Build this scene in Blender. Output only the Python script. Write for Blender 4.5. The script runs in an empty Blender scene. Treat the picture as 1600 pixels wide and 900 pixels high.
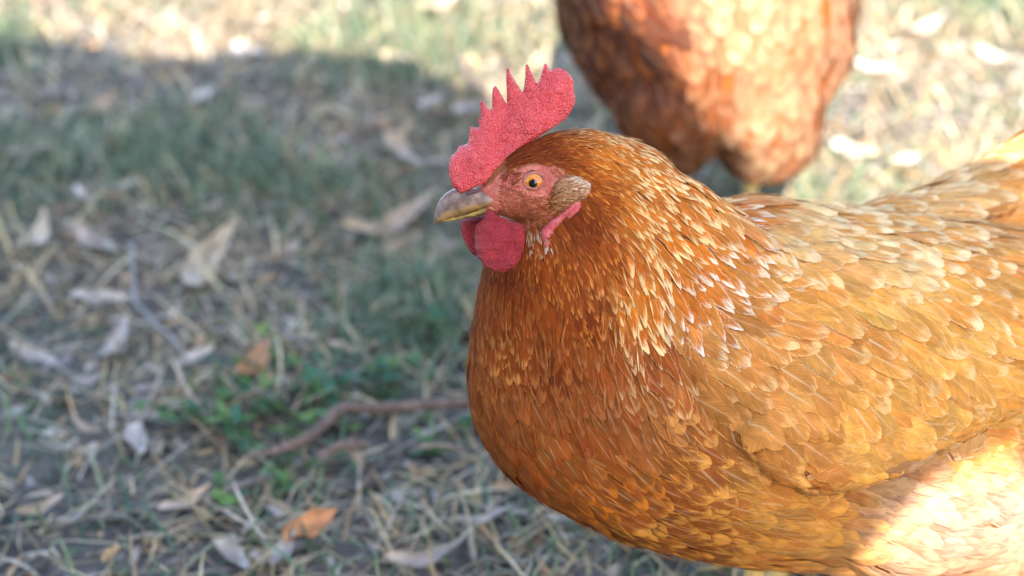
import bpy, bmesh, math, random
import numpy as np
from mathutils import Vector, Matrix, noise
from mathutils.bvhtree import BVHTree
from mathutils.geometry import delaunay_2d_cdt

random.seed(7)
rng = np.random.default_rng(7)
scene = bpy.context.scene
C = scene.collection

# ------------------------------------------------------------------ camera
CAM = np.array([0.0, 0.0, 0.65]); PITCH = math.radians(25.0); LENS = 65.0
FPX = 1600 * LENS / 36.0
RIGHT = np.array([1.0, 0, 0])
FWD = np.array([0, math.cos(PITCH), -math.sin(PITCH)])
UP = np.array([0, math.sin(PITCH), math.cos(PITCH)])
cd = bpy.data.cameras.new('camera'); cam = bpy.data.objects.new('camera', cd); C.objects.link(cam)
cam.location = CAM; cam.rotation_euler = (math.radians(90) - PITCH, 0, 0)
cd.lens = LENS; cd.sensor_width = 36; cd.clip_start = 0.02; cd.clip_end = 2000
cd.dof.use_dof = True; cd.dof.focus_distance = 0.862; cd.dof.aperture_fstop = 5.6
cd.dof.aperture_blades = 0
scene.camera = cam

# ------------------------------------------------------------------ light
SUN_EL, SUN_AZ = 38.0, 0.0          # the sun stands behind the camera
el, az = math.radians(SUN_EL), math.radians(SUN_AZ)
to_sun = Vector((math.sin(az) * math.cos(el), -math.cos(az) * math.cos(el), math.sin(el)))
w = bpy.data.worlds.new('World'); scene.world = w; w.use_nodes = True
nt = w.node_tree
sky = nt.nodes.new('ShaderNodeTexSky'); sky.sky_type = 'NISHITA'; sky.sun_disc = False
sky.sun_elevation = el; sky.sun_rotation = math.radians(180 - SUN_AZ)
sky.air_density = 1.0; sky.dust_density = 1.0; sky.ozone_density = 1.0
bg = nt.nodes['Background']; bg.inputs['Strength'].default_value = 0.15
nt.links.new(sky.outputs['Color'], bg.inputs['Color'])
sl = bpy.data.lights.new('sun', 'SUN'); sl.energy = 3.9; sl.angle = math.radians(0.4); sl.color = (1.0, 0.93, 0.82)
so = bpy.data.objects.new('sun', sl); C.objects.link(so)
so.rotation_euler = to_sun.to_track_quat('Z', 'Y').to_euler(); so.location = (2, -6, 6)
scene.view_settings.view_transform = 'Standard'; scene.view_settings.look = 'None'
scene.view_settings.exposure = 2.3; scene.view_settings.gamma = 1.0
scene.view_settings.use_curve_mapping = False
scene.cycles.transparent_max_bounces = 24

# ------------------------------------------------------------------ helpers
def W(px, py, d):
    """point at camera depth d that is seen at pixel (px, py) of the 1600 x 900 photograph"""
    return CAM + FWD * d + ((px - 800) * RIGHT + (450 - py) * UP) * (d / FPX)
def PX(p):
    q = np.asarray(p, float) - CAM
    d = q @ FWD
    return np.stack([800 + (q @ RIGHT) / d * FPX, 450 - (q @ UP) / d * FPX, d], -1)
def ground_h(x, y):
    return (0.012 * noise.noise((x * 2.3, y * 2.3, 3.1)) + 0.006 * noise.noise((x * 7, y * 7, 8.2))
            + 0.0025 * noise.noise((x * 27, y * 27, 1.7)))
def G(px, py, z=0.008):
    """where the sight line of a pixel meets the ground"""
    v = FWD + ((px - 800) * RIGHT + (450 - py) * UP) / FPX
    t = (z - CAM[2]) / v[2]
    p = CAM + v * t
    return np.array([p[0], p[1], 0.0])
def lin(r, g, b):
    f = lambda c: (c / 12.92 if c <= 0.04045 else ((c + 0.055) / 1.055) ** 2.4)
    return (f(r / 255), f(g / 255), f(b / 255))
def tag(o, label=None, cat=None, group=None, kind=None):
    if label: o['label'] = label
    if cat: o['category'] = cat
    if group: o['group'] = group
    if kind: o['kind'] = kind
    return o
def empty(name, loc):
    o = bpy.data.objects.new(name, None); C.objects.link(o); o.location = loc; o.empty_display_size = 0.02
    return o
def world_of(o):
    p = Vector((0, 0, 0))
    while o is not None:
        p = p + o.location; o = o.parent
    return p
def mesh_obj(name, me, mat, parent=None, smooth=True):
    """links a mesh given in world coordinates (parents are never rotated here)"""
    o = bpy.data.objects.new(name, me); C.objects.link(o)
    if mat and not me.materials: me.materials.append(mat)
    if smooth: me.shade_smooth()
    if parent is not None:
        o.parent = parent; o.location = -world_of(parent)
    return o
def build(name, verts, faces, mat, parent=None, smooth=True, attrs=None):
    me = bpy.data.meshes.new(name)
    me.from_pydata([tuple(map(float, v)) for v in verts], [], [tuple(map(int, f)) for f in faces])
    for an, (typ, arr) in (attrs or {}).items():
        set_attr(me, an, typ, arr)
    return mesh_obj(name, me, mat, parent, smooth)
def set_attr(me, an, typ, arr):
    a = me.attributes.new(an, typ, 'POINT'); arr = np.asarray(arr, np.float32)
    a.data.foreach_set('color' if typ == 'FLOAT_COLOR' else ('vector' if typ == 'FLOAT_VECTOR' else 'value'), arr.ravel())
def rgba(arr, a=1.0):
    arr = np.asarray(arr, float)
    return np.concatenate([arr, np.full(arr.shape[:-1] + (1,), a)], -1)

# ------------------------------------------------------------------ materials
class N:
    def __init__(s, name):
        s.m = bpy.data.materials.new(name); s.m.use_nodes = True; s.t = s.m.node_tree
        s.b = s.t.nodes['Principled BSDF']; s.out = s.t.nodes['Material Output']
    def n(s, typ, **kw):
        nd = s.t.nodes.new(typ)
        for k, v in kw.items():
            if k.startswith('i_'): nd.inputs[k[2:].replace('_', ' ')].default_value = v
            else: setattr(nd, k, v)
        return nd
    def l(s, a, b): s.t.links.new(a, b)
    def val(s, x, inp):
        if hasattr(x, 'is_output'): s.l(x, inp)
        else: inp.default_value = x
    def math(s, op, a, b=0.0, clamp=False):
        nd = s.t.nodes.new('ShaderNodeMath'); nd.operation = op; nd.use_clamp = clamp
        s.val(a, nd.inputs[0]); s.val(b, nd.inputs[1]); return nd.outputs[0]
    def ramp(s, x, a, b, lo=0.0, hi=1.0):
        nd = s.t.nodes.new('ShaderNodeMapRange'); nd.interpolation_type = 'SMOOTHSTEP'
        s.val(x, nd.inputs[0]); s.val(a, nd.inputs[1]); s.val(b, nd.inputs[2]); s.val(lo, nd.inputs[3]); s.val(hi, nd.inputs[4])
        return nd.outputs[0]
    def mix(s, f, a, b, mode='MIX'):
        nd = s.t.nodes.new('ShaderNodeMix'); nd.data_type = 'RGBA'; nd.blend_type = mode
        s.val(f, nd.inputs['Factor'])
        for x, i in ((a, nd.inputs[6]), (b, nd.inputs[7])):
            if hasattr(x, 'is_output'): s.l(x, i)
            else: i.default_value = (*x, 1) if len(x) == 3 else x
        return nd.outputs[2]
    def attr(s, name): return s.n('ShaderNodeAttribute', attribute_name=name)
    def noise(s, scale, detail=3.0, vec=None, rough=0.55):
        nd = s.n('ShaderNodeTexNoise'); nd.inputs['Scale'].default_value = scale
        nd.inputs['Detail'].default_value = detail; nd.inputs['Roughness'].default_value = rough
        if vec is not None: s.l(vec, nd.inputs['Vector'])
        return nd.outputs['Fac']
    def vor(s, scale, vec=None):
        nd = s.n('ShaderNodeTexVoronoi'); nd.inputs['Scale'].default_value = scale
        if vec is not None: s.l(vec, nd.inputs['Vector'])
        return nd.outputs['Distance']
    def obj(s): return s.n('ShaderNodeTexCoord').outputs['Object']
    def bump(s, h, strength, dist=0.001):
        nd = s.n('ShaderNodeBump'); nd.inputs['Strength'].default_value = strength; nd.inputs['Distance'].default_value = dist
        s.l(h, nd.inputs['Height']); s.l(nd.outputs['Normal'], s.b.inputs['Normal']); return nd.outputs['Normal']
    def set(s, **kw):
        for k, v in kw.items(): s.val(v, s.b.inputs[k.replace('_', ' ')])
        return s

def feather_material():
    s = N('feather')
    uv = s.attr('fuv'); sep = s.n('ShaderNodeSeparateXYZ'); s.l(uv.outputs['Vector'], sep.inputs[0])
    u, v, r = sep.outputs
    au = s.math('ABSOLUTE', u)
    b = s.math('SUBTRACT', s.math('MULTIPLY', v, 34.0), s.math('MULTIPLY', au, 13.0))
    cv = s.n('ShaderNodeCombineXYZ'); s.l(b, cv.inputs[0]); s.l(s.math('MULTIPLY', u, 1.3), cv.inputs[1])
    s.l(s.math('MULTIPLY', r, 91.0), cv.inputs[2])
    st = s.noise(1.0, 2.5, cv.outputs[0])
    streak = s.ramp(st, 0.3, 0.7, 0.84, 1.12)
    cv2 = s.n('ShaderNodeCombineXYZ'); s.l(s.math('MULTIPLY', v, 2.2), cv2.inputs[0]); s.l(u, cv2.inputs[1]); s.l(s.math('MULTIPLY', r, 57.0), cv2.inputs[2])
    blot = s.noise(1.3, 2.0, cv2.outputs[0])
    col = s.attr('col'); tip = s.attr('tip')
    tv = s.math('ADD', s.math('ADD', v, s.math('MULTIPLY', s.math('SUBTRACT', st, 0.5), 0.35)), s.math('MULTIPLY', s.math('SUBTRACT', blot, 0.5), 0.5))
    ts = tip.outputs['Alpha']
    tf = s.ramp(tv, s.math('SUBTRACT', ts, 0.12), s.math('ADD', ts, 0.12))
    c = s.mix(tf, col.outputs['Color'], tip.outputs['Color'])
    edge = s.ramp(s.math('ADD', au, s.math('MULTIPLY', s.math('SUBTRACT', st, 0.5), 0.5)), 0.80, 1.02, 0.0, 0.6)
    c = s.mix(edge, c, tip.outputs['Color'])
    br = s.math('MULTIPLY', streak, s.math('MULTIPLY', s.ramp(blot, 0.25, 0.75, 0.8, 1.18), s.math('ADD', 0.86, s.math('MULTIPLY', r, 0.28))))
    cb = s.n('ShaderNodeCombineXYZ')
    for i in range(3): s.l(br, cb.inputs[i])
    c = s.mix(1.0, c, cb.outputs[0], 'MULTIPLY')
    sh = s.attr('shaft').outputs['Fac']
    shaft = s.math('MULTIPLY', s.ramp(au, 0.035, 0.11, 1.0, 0.0), s.math('MULTIPLY', sh, s.ramp(v, 0.55, 1.0, 1.0, 0.35)))
    c = s.mix(shaft, c, (0.68, 0.47, 0.26))
    s.l(c, s.b.inputs['Base Color'])
    s.set(Roughness=0.6, Specular_IOR_Level=0.10)
    nr = s.bump(st, 0.35, 0.0006)
    tr = s.n('ShaderNodeBsdfTranslucent'); s.l(c, tr.inputs['Color']); s.l(nr, tr.inputs['Normal'])
    mx = s.n('ShaderNodeMixShader'); mx.inputs[0].default_value = 0.12
    s.l(s.b.outputs[0], mx.inputs[1]); s.l(tr.outputs[0], mx.inputs[2])
    # loose barbs: the vane frays into gaps towards its rim
    cv3 = s.n('ShaderNodeCombineXYZ'); s.l(s.math('SUBTRACT', s.math('MULTIPLY', v, 46.0), s.math('MULTIPLY', au, 17.0)), cv3.inputs[0])
    s.l(s.math('MULTIPLY', u, .8), cv3.inputs[1]); s.l(s.math('MULTIPLY', r, 33.0), cv3.inputs[2])
    fr = s.noise(1.0, 1.0, cv3.outputs[0])
    rimf = s.math('MAXIMUM', s.ramp(au, .55, 1.0), s.ramp(v, .84, 1.0))
    al = s.ramp(s.math('SUBTRACT', fr, s.math('MULTIPLY', rimf, .19)), .14, .22)
    tp = s.n('ShaderNodeBsdfTransparent'); m2 = s.n('ShaderNodeMixShader'); s.l(al, m2.inputs[0])
    s.l(tp.outputs[0], m2.inputs[1]); s.l(mx.outputs[0], m2.inputs[2]); s.l(m2.outputs[0], s.out.inputs[0])
    return s.m
M_FEATHER = feather_material()

def skin_under():
    """the body below the plumage: rust down, and bare red skin on the face (a pigment mask kept on the mesh)"""
    s = N('hen_body')
    o = s.obj(); f = s.attr('skin').outputs['Fac']
    nz = s.noise(260, 4, o); vz = s.vor(900, o); n2 = s.noise(90, 3, o)
    down = s.mix(s.ramp(nz, .3, .7), (0.22, 0.05, 0.006), (0.34, 0.095, 0.015))
    red = s.mix(s.ramp(nz, .3, .75), (0.46, 0.075, 0.050), (0.64, 0.19, 0.12))
    red = s.mix(s.ramp(n2, .5, .75, 0, .35), red, (0.40, 0.11, 0.04))
    c = s.mix(f, down, red); s.l(c, s.b.inputs['Base Color'])
    s.set(Roughness=0.45, Specular_IOR_Level=0.4, Subsurface_Weight=0.12, Subsurface_Scale=0.002)
    s.b.inputs['Subsurface Radius'].default_value = (1, .3, .2)
    s.bump(s.math('ADD', s.math('MULTIPLY', vz, 1.0), s.math('MULTIPLY', nz, .9)), 0.6, 0.0009)
    return s.m
M_BODY = skin_under()

def flesh(name, c1, c2, pale, vscale=1500, bumpd=0.0006, bumps=0.8, wr=None, rough=.38, spec=.38):
    s = N(name); o = s.obj()
    vz = s.vor(vscale, o); n1 = s.noise(120, 3, o); n2 = s.noise(600, 3, o)
    c = s.mix(s.ramp(n1, .3, .7), c1, c2)
    c = s.mix(s.ramp(vz, 0.22, 0.5, 0.32, 0.0), c, pale)
    c = s.mix(s.ramp(n2, .5, .75, 0, .35), c, c1)
    s.l(c, s.b.inputs['Base Color'])
    s.set(Roughness=rough, Specular_IOR_Level=spec, Subsurface_Weight=0.22, Subsurface_Scale=0.003)
    s.b.inputs['Subsurface Radius'].default_value = (1, .25, .18)
    h = s.math('ADD', s.math('SUBTRACT', s.math('MULTIPLY', n2, .6), vz), s.math('MULTIPLY', s.noise(230, 2, o), 1.6))
    if wr:
        mp = s.n('ShaderNodeMapping'); mp.inputs['Scale'].default_value = wr; s.l(o, mp.inputs[0])
        h = s.math('ADD', s.math('MULTIPLY', h, .35), s.noise(1.0, 3, mp.outputs[0]))
    s.bump(h, bumps, bumpd)
    return s.m
M_COMB = flesh('comb_flesh', (0.55, 0.026, 0.028), (0.70, 0.062, 0.058), (0.84, 0.30, 0.26), vscale=1150, bumpd=0.0009, bumps=.8, rough=.27, spec=.55)
M_WATTLE = flesh('wattle_flesh', (0.30, 0.010, 0.014), (0.42, 0.023, 0.028), (0.54, 0.10, 0.10), vscale=1800, wr=(150, 150, 650), bumpd=0.0030, rough=.3, spec=.5)
M_LOBE = flesh('earlobe_flesh', (0.50, 0.045, 0.05), (0.62, 0.12, 0.11), (0.8, 0.40, 0.35), vscale=1400, wr=(900, 300, 500))
M_LID = flesh('eyelid_flesh', (0.42, 0.10, 0.07), (0.55, 0.20, 0.13), (0.62, 0.34, 0.24), vscale=2200)

def vcol_mat(name, rough=0.5, spec=0.4, noise_scale=200, var=0.35, bump=0.3, bdist=0.001, transl=0.0):
    s = N(name); o = s.obj(); nz = s.noise(noise_scale, 4, o)
    c = s.attr('col').outputs['Color']
    br = s.ramp(nz, .25, .75, 1 - var, 1 + var); cb = s.n('ShaderNodeCombineXYZ')
    for i in range(3): s.l(br, cb.inputs[i])
    c = s.mix(1.0, c, cb.outputs[0], 'MULTIPLY'); s.l(c, s.b.inputs['Base Color'])
    s.set(Roughness=rough, Specular_IOR_Level=spec); s.bump(nz, bump, bdist)
    if transl:
        tr = s.n('ShaderNodeBsdfTranslucent'); s.l(c, tr.inputs['Color'])
        mx = s.n('ShaderNodeMixShader'); mx.inputs[0].default_value = transl
        s.l(s.b.outputs[0], mx.inputs[1]); s.l(tr.outputs[0], mx.inputs[2]); s.l(mx.outputs[0], s.out.inputs[0])
    return s.m
M_BEAK = vcol_mat('beak_horn', 0.33, 0.5, 260, 0.5, 0.4, 0.0008)
M_GRASS = vcol_mat('grass_blades', 0.6, 0.3, 60, 0.25, 0.0, 0.001, 0.3)
M_LITTER = vcol_mat('leaf_litter', 0.65, 0.25, 90, 0.35, 0.4)
M_LEAF = vcol_mat('dry_leaf', 0.55, 0.35, 120, 0.30, 0.5, 0.001)
M_BARK = vcol_mat('twig_bark', 0.75, 0.2, 160, 0.4, 0.8, 0.002)
M_WEED = vcol_mat('weed_leaf', 0.5, 0.4, 150, 0.25, 0.3, 0.001, 0.25)
M_NOSTRIL = N('nostril_dark').set(Roughness=.6).m
M_NOSTRIL.node_tree.nodes['Principled BSDF'].inputs['Base Color'].default_value = (.10, .045, .045, 1)
M_LEG = vcol_mat('leg_scales', 0.5, 0.4, 300, 0.25, 0.6, 0.001)

def eye_mat():
    s = N('eye'); f = s.attr('iris').outputs['Fac']       # angle from the optical axis, 0..1
    o = s.obj(); nz = s.noise(1500, 3, o)
    c = s.mix(s.ramp(f, 0.27, 0.31), (0.004, 0.003, 0.003), s.mix(s.ramp(nz, .35, .65), (0.50, 0.11, 0.003), (0.72, 0.23, 0.006)))
    c = s.mix(s.ramp(f, 0.66, 0.76), c, (0.10, 0.03, 0.012))
    s.l(c, s.b.inputs['Base Color']); s.set(Roughness=0.06, Specular_IOR_Level=0.4, Coat_Weight=0.35, Coat_Roughness=0.02)
    return s.m
M_EYE = eye_mat()

def ground_mat():
    s = N('soil'); o = s.obj()
    a = s.noise(2.2, 5, o); b = s.noise(14, 5, o); c_ = s.noise(70, 5, o); d = s.noise(300, 3, o)
    c = s.mix(s.ramp(b, .35, .65), (0.050, 0.042, 0.040), (0.14, 0.118, 0.105))
    c = s.mix(s.ramp(c_, .48, .68, 0, .8), c, (0.27, 0.225, 0.19))
    c = s.mix(s.ramp(c_, .42, .25, 0, .7), c, (0.035, 0.028, 0.025))
    c = s.mix(s.ramp(a, .4, .6, 0, .5), c, (0.12, 0.125, 0.08))
    s.l(c, s.b.inputs['Base Color']); s.set(Roughness=0.9, Specular_IOR_Level=0.15)
    s.bump(s.math('ADD', s.math('MULTIPLY', c_, 1.0), s.math('MULTIPLY', d, .4)), 0.9, 0.006)
    return s.m
M_SOIL = ground_mat()
def wood_mat(name, c1, c2):
    s = N(name); o = s.obj(); mp = s.n('ShaderNodeMapping'); mp.inputs['Scale'].default_value = (40, 40, 3); s.l(o, mp.inputs[0])
    nz = s.noise(1.0, 5, mp.outputs[0]); s.l(s.mix(s.ramp(nz, .3, .7), c1, c2), s.b.inputs['Base Color'])
    s.set(Roughness=.8); s.bump(nz, .4, .003); return s.m
M_WOOD = wood_mat('weathered_board', (.32, .28, .23), (.46, .41, .34))
M_ROOF = wood_mat('roof_shingle', (.16, .14, .13), (.26, .24, .22))

# ------------------------------------------------------------------ ground
def make_ground():
    def axis(lo, hi, step, far):
        a = list(np.arange(lo, hi + 1e-6, step)); s = step; x = a[-1]; y = a[0]; l2, r2 = [], []
        while x < far: s *= 1.45; x += s; r2.append(x)
        s = step
        while y > -far: s *= 1.45; y -= s; l2.append(y)
        return np.array(l2[::-1] + a + r2)
    xs = axis(-1.5, 1.5, 0.02, 400); ys = axis(-0.4, 3.6, 0.02, 400)
    V = [(x, y, ground_h(x, y) if abs(x) < 6 and -4 < y < 8 else 0.0) for y in ys for x in xs]
    nx = len(xs)
    F = [(j * nx + i, j * nx + i + 1, (j + 1) * nx + i + 1, (j + 1) * nx + i) for j in range(len(ys) - 1) for i in range(nx - 1)]
    tag(build('ground', V, F, M_SOIL), kind='structure')
make_ground()

# ------------------------------------------------------------------ an unseen board screen, added behind the camera and cut to shape the shade
SCREEN_Y = -0.50
def prism(name, poly, y0, y1, mat, parent):
    """an upright board: its outline in x and z, with a thickness in y"""
    n = len(poly); V = [(x, y0, z) for x, z in poly] + [(x, y1, z) for x, z in poly]
    F = [tuple(range(n)), tuple(reversed(range(n, 2 * n)))] + [((i + 1) % n, i, n + i, n + (i + 1) % n) for i in range(n)]
    return build(name, V, F, mat, parent, False)
def make_screen():
    root = empty('added_shade_screen', (-0.4, SCREEN_Y, 0))
    tag(root, 'unseen blocker of upright boards with a sloping top, added behind the camera to cast the shade', 'screen')
    top = lambda x: 1.955 + 0.085 * noise.noise((x * 7, 4.4, 0)) if x < -.12 else 1.965 - (x + .12) * 1.46
    xs = [-2.2, -2.08, -1.97, -1.86, -1.74, -1.63, -1.52, -1.41, -1.3, -1.2, -1.09, -.98, -.87, -.77, -.66, -.55, -.45, -.34, -.235, -.125, -.03, .06]
    for k, (a, b) in enumerate(zip(xs[:-1], xs[1:])):
        prism('board', [(a - .006, 0), (b + .006, 0), (b + .006, top(b)), (a - .006, top(a))], SCREEN_Y - .02 + .021 * (k % 2), SCREEN_Y + .021 * (k % 2), M_WOOD, root)
    prism('board', [(.05, 0), (.10, 0), (.105, 1.06), (.16, 1.115), (.16, top(.16)), (.05, top(.05))], SCREEN_Y - .02, SCREEN_Y, M_WOOD, root)
    prism('board', [(.152, 1.106), (.205, 1.182), (.26, 1.212), (.26, top(.26)), (.152, top(.152))], SCREEN_Y + .001, SCREEN_Y + .021, M_WOOD, root)
    for a, b, o in ((.252, .40, 0), (.392, .55, .021)): prism('board', [(a, 1.210), (b, 1.222), (b, 1.43), (a, max(1.43, top(a)))], SCREEN_Y - .02 + o, SCREEN_Y + o, M_WOOD, root)
    for z in (.35, 1.28): prism('rail', [(-2.2, z), (.54 if z > 1 else .08, z), (.54 if z > 1 else .08, z + .07), (-2.2, z + .07)], SCREEN_Y - .06, SCREEN_Y - .025, M_WOOD, root)
    for x in (-2.1, -1.5, -.9, -.42, .0): prism('post', [(x, -.1), (x + .07, -.1), (x + .07, 1.6), (x, 1.6)], SCREEN_Y - .13, SCREEN_Y - .061, M_WOOD, root)
make_screen()

# ------------------------------------------------------------------ blobs -> one continuous body
def ellipsoid_into(bm, c, r, rw):
    res = bmesh.ops.create_icosphere(bm, subdivisions=3, radius=1.0)
    R = np.stack([RIGHT, UP, FWD], 1)
    M = Matrix([[*(R[i] * np.array([r, r, rw])), c[i]] for i in range(3)] + [[0, 0, 0, 1]])
    bmesh.ops.transform(bm, matrix=M, verts=res['verts'])
def chain_into(bm, keys, n=9):
    for a, b in zip(keys[:-1], keys[1:]):
        for k in range(n):
            t = k / (n - 1); px, py, d, r, rw = [x * (1 - t) + y * t for x, y in zip(a, b)]
            s = d / FPX; ellipsoid_into(bm, W(px, py, d), r * s, rw * s)
def remeshed(bm, voxel, smooth_it, name):
    me = bpy.data.meshes.new(name); bm.to_mesh(me); bm.free()
    o = bpy.data.objects.new(name, me); C.objects.link(o)
    m = o.modifiers.new('r', 'REMESH'); m.mode = 'VOXEL'; m.voxel_size = voxel
    m = o.modifiers.new('s', 'SMOOTH'); m.factor = 0.5; m.iterations = smooth_it
    dg = bpy.context.evaluated_depsgraph_get(); dg.update()
    out = bpy.data.meshes.new_from_object(o.evaluated_get(dg)); out.name = name
    bpy.data.objects.remove(o); return out
def arrays(me):
    co = np.empty(len(me.vertices) * 3); me.vertices.foreach_get('co', co)
    me.calc_loop_triangles(); tr = np.empty(len(me.loop_triangles) * 3, np.int32); me.loop_triangles.foreach_get('vertices', tr)
    return co.reshape(-1, 3), tr.reshape(-1, 3)
def bvh_of(cos, tris):
    return BVHTree.FromPolygons([Vector(c) for c in cos], [tuple(map(int, t)) for t in tris])
def cast(bvh, px, py):
    d = FWD + ((px - 800) * RIGHT + (450 - py) * UP) / FPX
    return bvh.ray_cast(Vector(CAM), Vector(d).normalized())

def fill_outline(pts, step, extra_jitter=0.25):
    """triangulates a closed outline with inner points on a jittered grid -> points, triangles, distance to the outline"""
    P = np.array(pts, float); n = len(P)
    segs = []
    for i in range(n):
        a, b = P[i], P[(i + 1) % n]; k = max(1, int(np.linalg.norm(b - a) / step))
        for j in range(k): segs.append(a + (b - a) * j / k)
    B = np.array(segs); m = len(B)
    def inside(q):
        x, y = q; c = False
        for i in range(m):
            x1, y1 = B[i]; x2, y2 = B[i - 1]
            if (y1 > y) != (y2 > y) and x < (x2 - x1) * (y - y1) / (y2 - y1) + x1: c = not c
        return c
    def bdist(q):
        a = B; b = np.roll(B, -1, 0); ab = b - a
        t = np.clip(((q - a) * ab).sum(1) / np.maximum((ab * ab).sum(1), 1e-9), 0, 1)
        return np.min(np.linalg.norm(a + ab * t[:, None] - q, axis=1))
    inner = []
    lo, hi = B.min(0), B.max(0); row = 0
    y = lo[1]
    while y < hi[1]:
        x = lo[0] + (step / 2 if row % 2 else 0)
        while x < hi[0]:
            q = np.array([x, y]) + rng.uniform(-1, 1, 2) * step * extra_jitter
            if inside(q) and bdist(q) > step * 0.55: inner.append(q)
            x += step
        y += step * 0.87; row += 1
    A = np.concatenate([B, np.array(inner).reshape(-1, 2)])
    vo, _, fo, *_ = delaunay_2d_cdt([Vector(p) for p in A], [(i, (i + 1) % m) for i in range(m)], [list(range(m))], 1, 1e-4)
    Q = np.array([tuple(v) for v in vo]); D = np.array([bdist(q) for q in Q]); 
    return Q, [tuple(f) for f in fo], D
def puffy(name, outline, d0, thick, radius, off, mat, parent, step=5.0, wob=0.0, bumpy=0.0, offfn=None):
    """a fleshy solid: both faces of the outline bulge away from each other, rounded at the rim"""
    outline = [(x + 1.3 * noise.noise((x / 6, y / 6, 1.0)), y + 1.3 * noise.noise((x / 6, y / 6, 7.0))) for x, y in outline]
    Q, F, D = fill_outline(outline, step)
    s = d0 / FPX; n = len(Q); Vf, Vk = [], []
    for q, dd in zip(Q, D):
        t = thick * math.sqrt(max(0.0, 1 - (1 - min(dd / radius, 1)) ** 2)) + 1.0
        o = off + (offfn(q) if offfn else 0) + wob * noise.noise((q[0] / 45, q[1] / 45, off))
        bz = (bumpy * noise.noise((q[0] / 7, q[1] / 7, 3.0)) + bumpy * noise.noise((q[0] / 3.2, q[1] / 3.2, 6.0))) * min(1, dd / 6)
        Vf.append(W(q[0], q[1], d0 - (o + t + bz) * s)); Vk.append(W(q[0], q[1], d0 - (o - t) * s))
    V = Vf + Vk
    a, b, c = [V[i] for i in F[0][:3]]
    if np.dot(np.cross(b - a, c - a), FWD) > 0: F = [tuple(reversed(f)) for f in F]
    ed = {(f[i], f[(i + 1) % 3]) for f in F for i in range(3)}
    FF = list(F) + [tuple(n + i for i in reversed(f)) for f in F] + [(j, i, n + i, n + j) for i, j in ed if (j, i) not in ed]
    return build(name, V, FF, mat, parent)
def zoomed(pts, x0=660, y0=80, k=2.5): return [(x0 + x / k, y0 + y / k) for x, y in pts]

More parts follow.
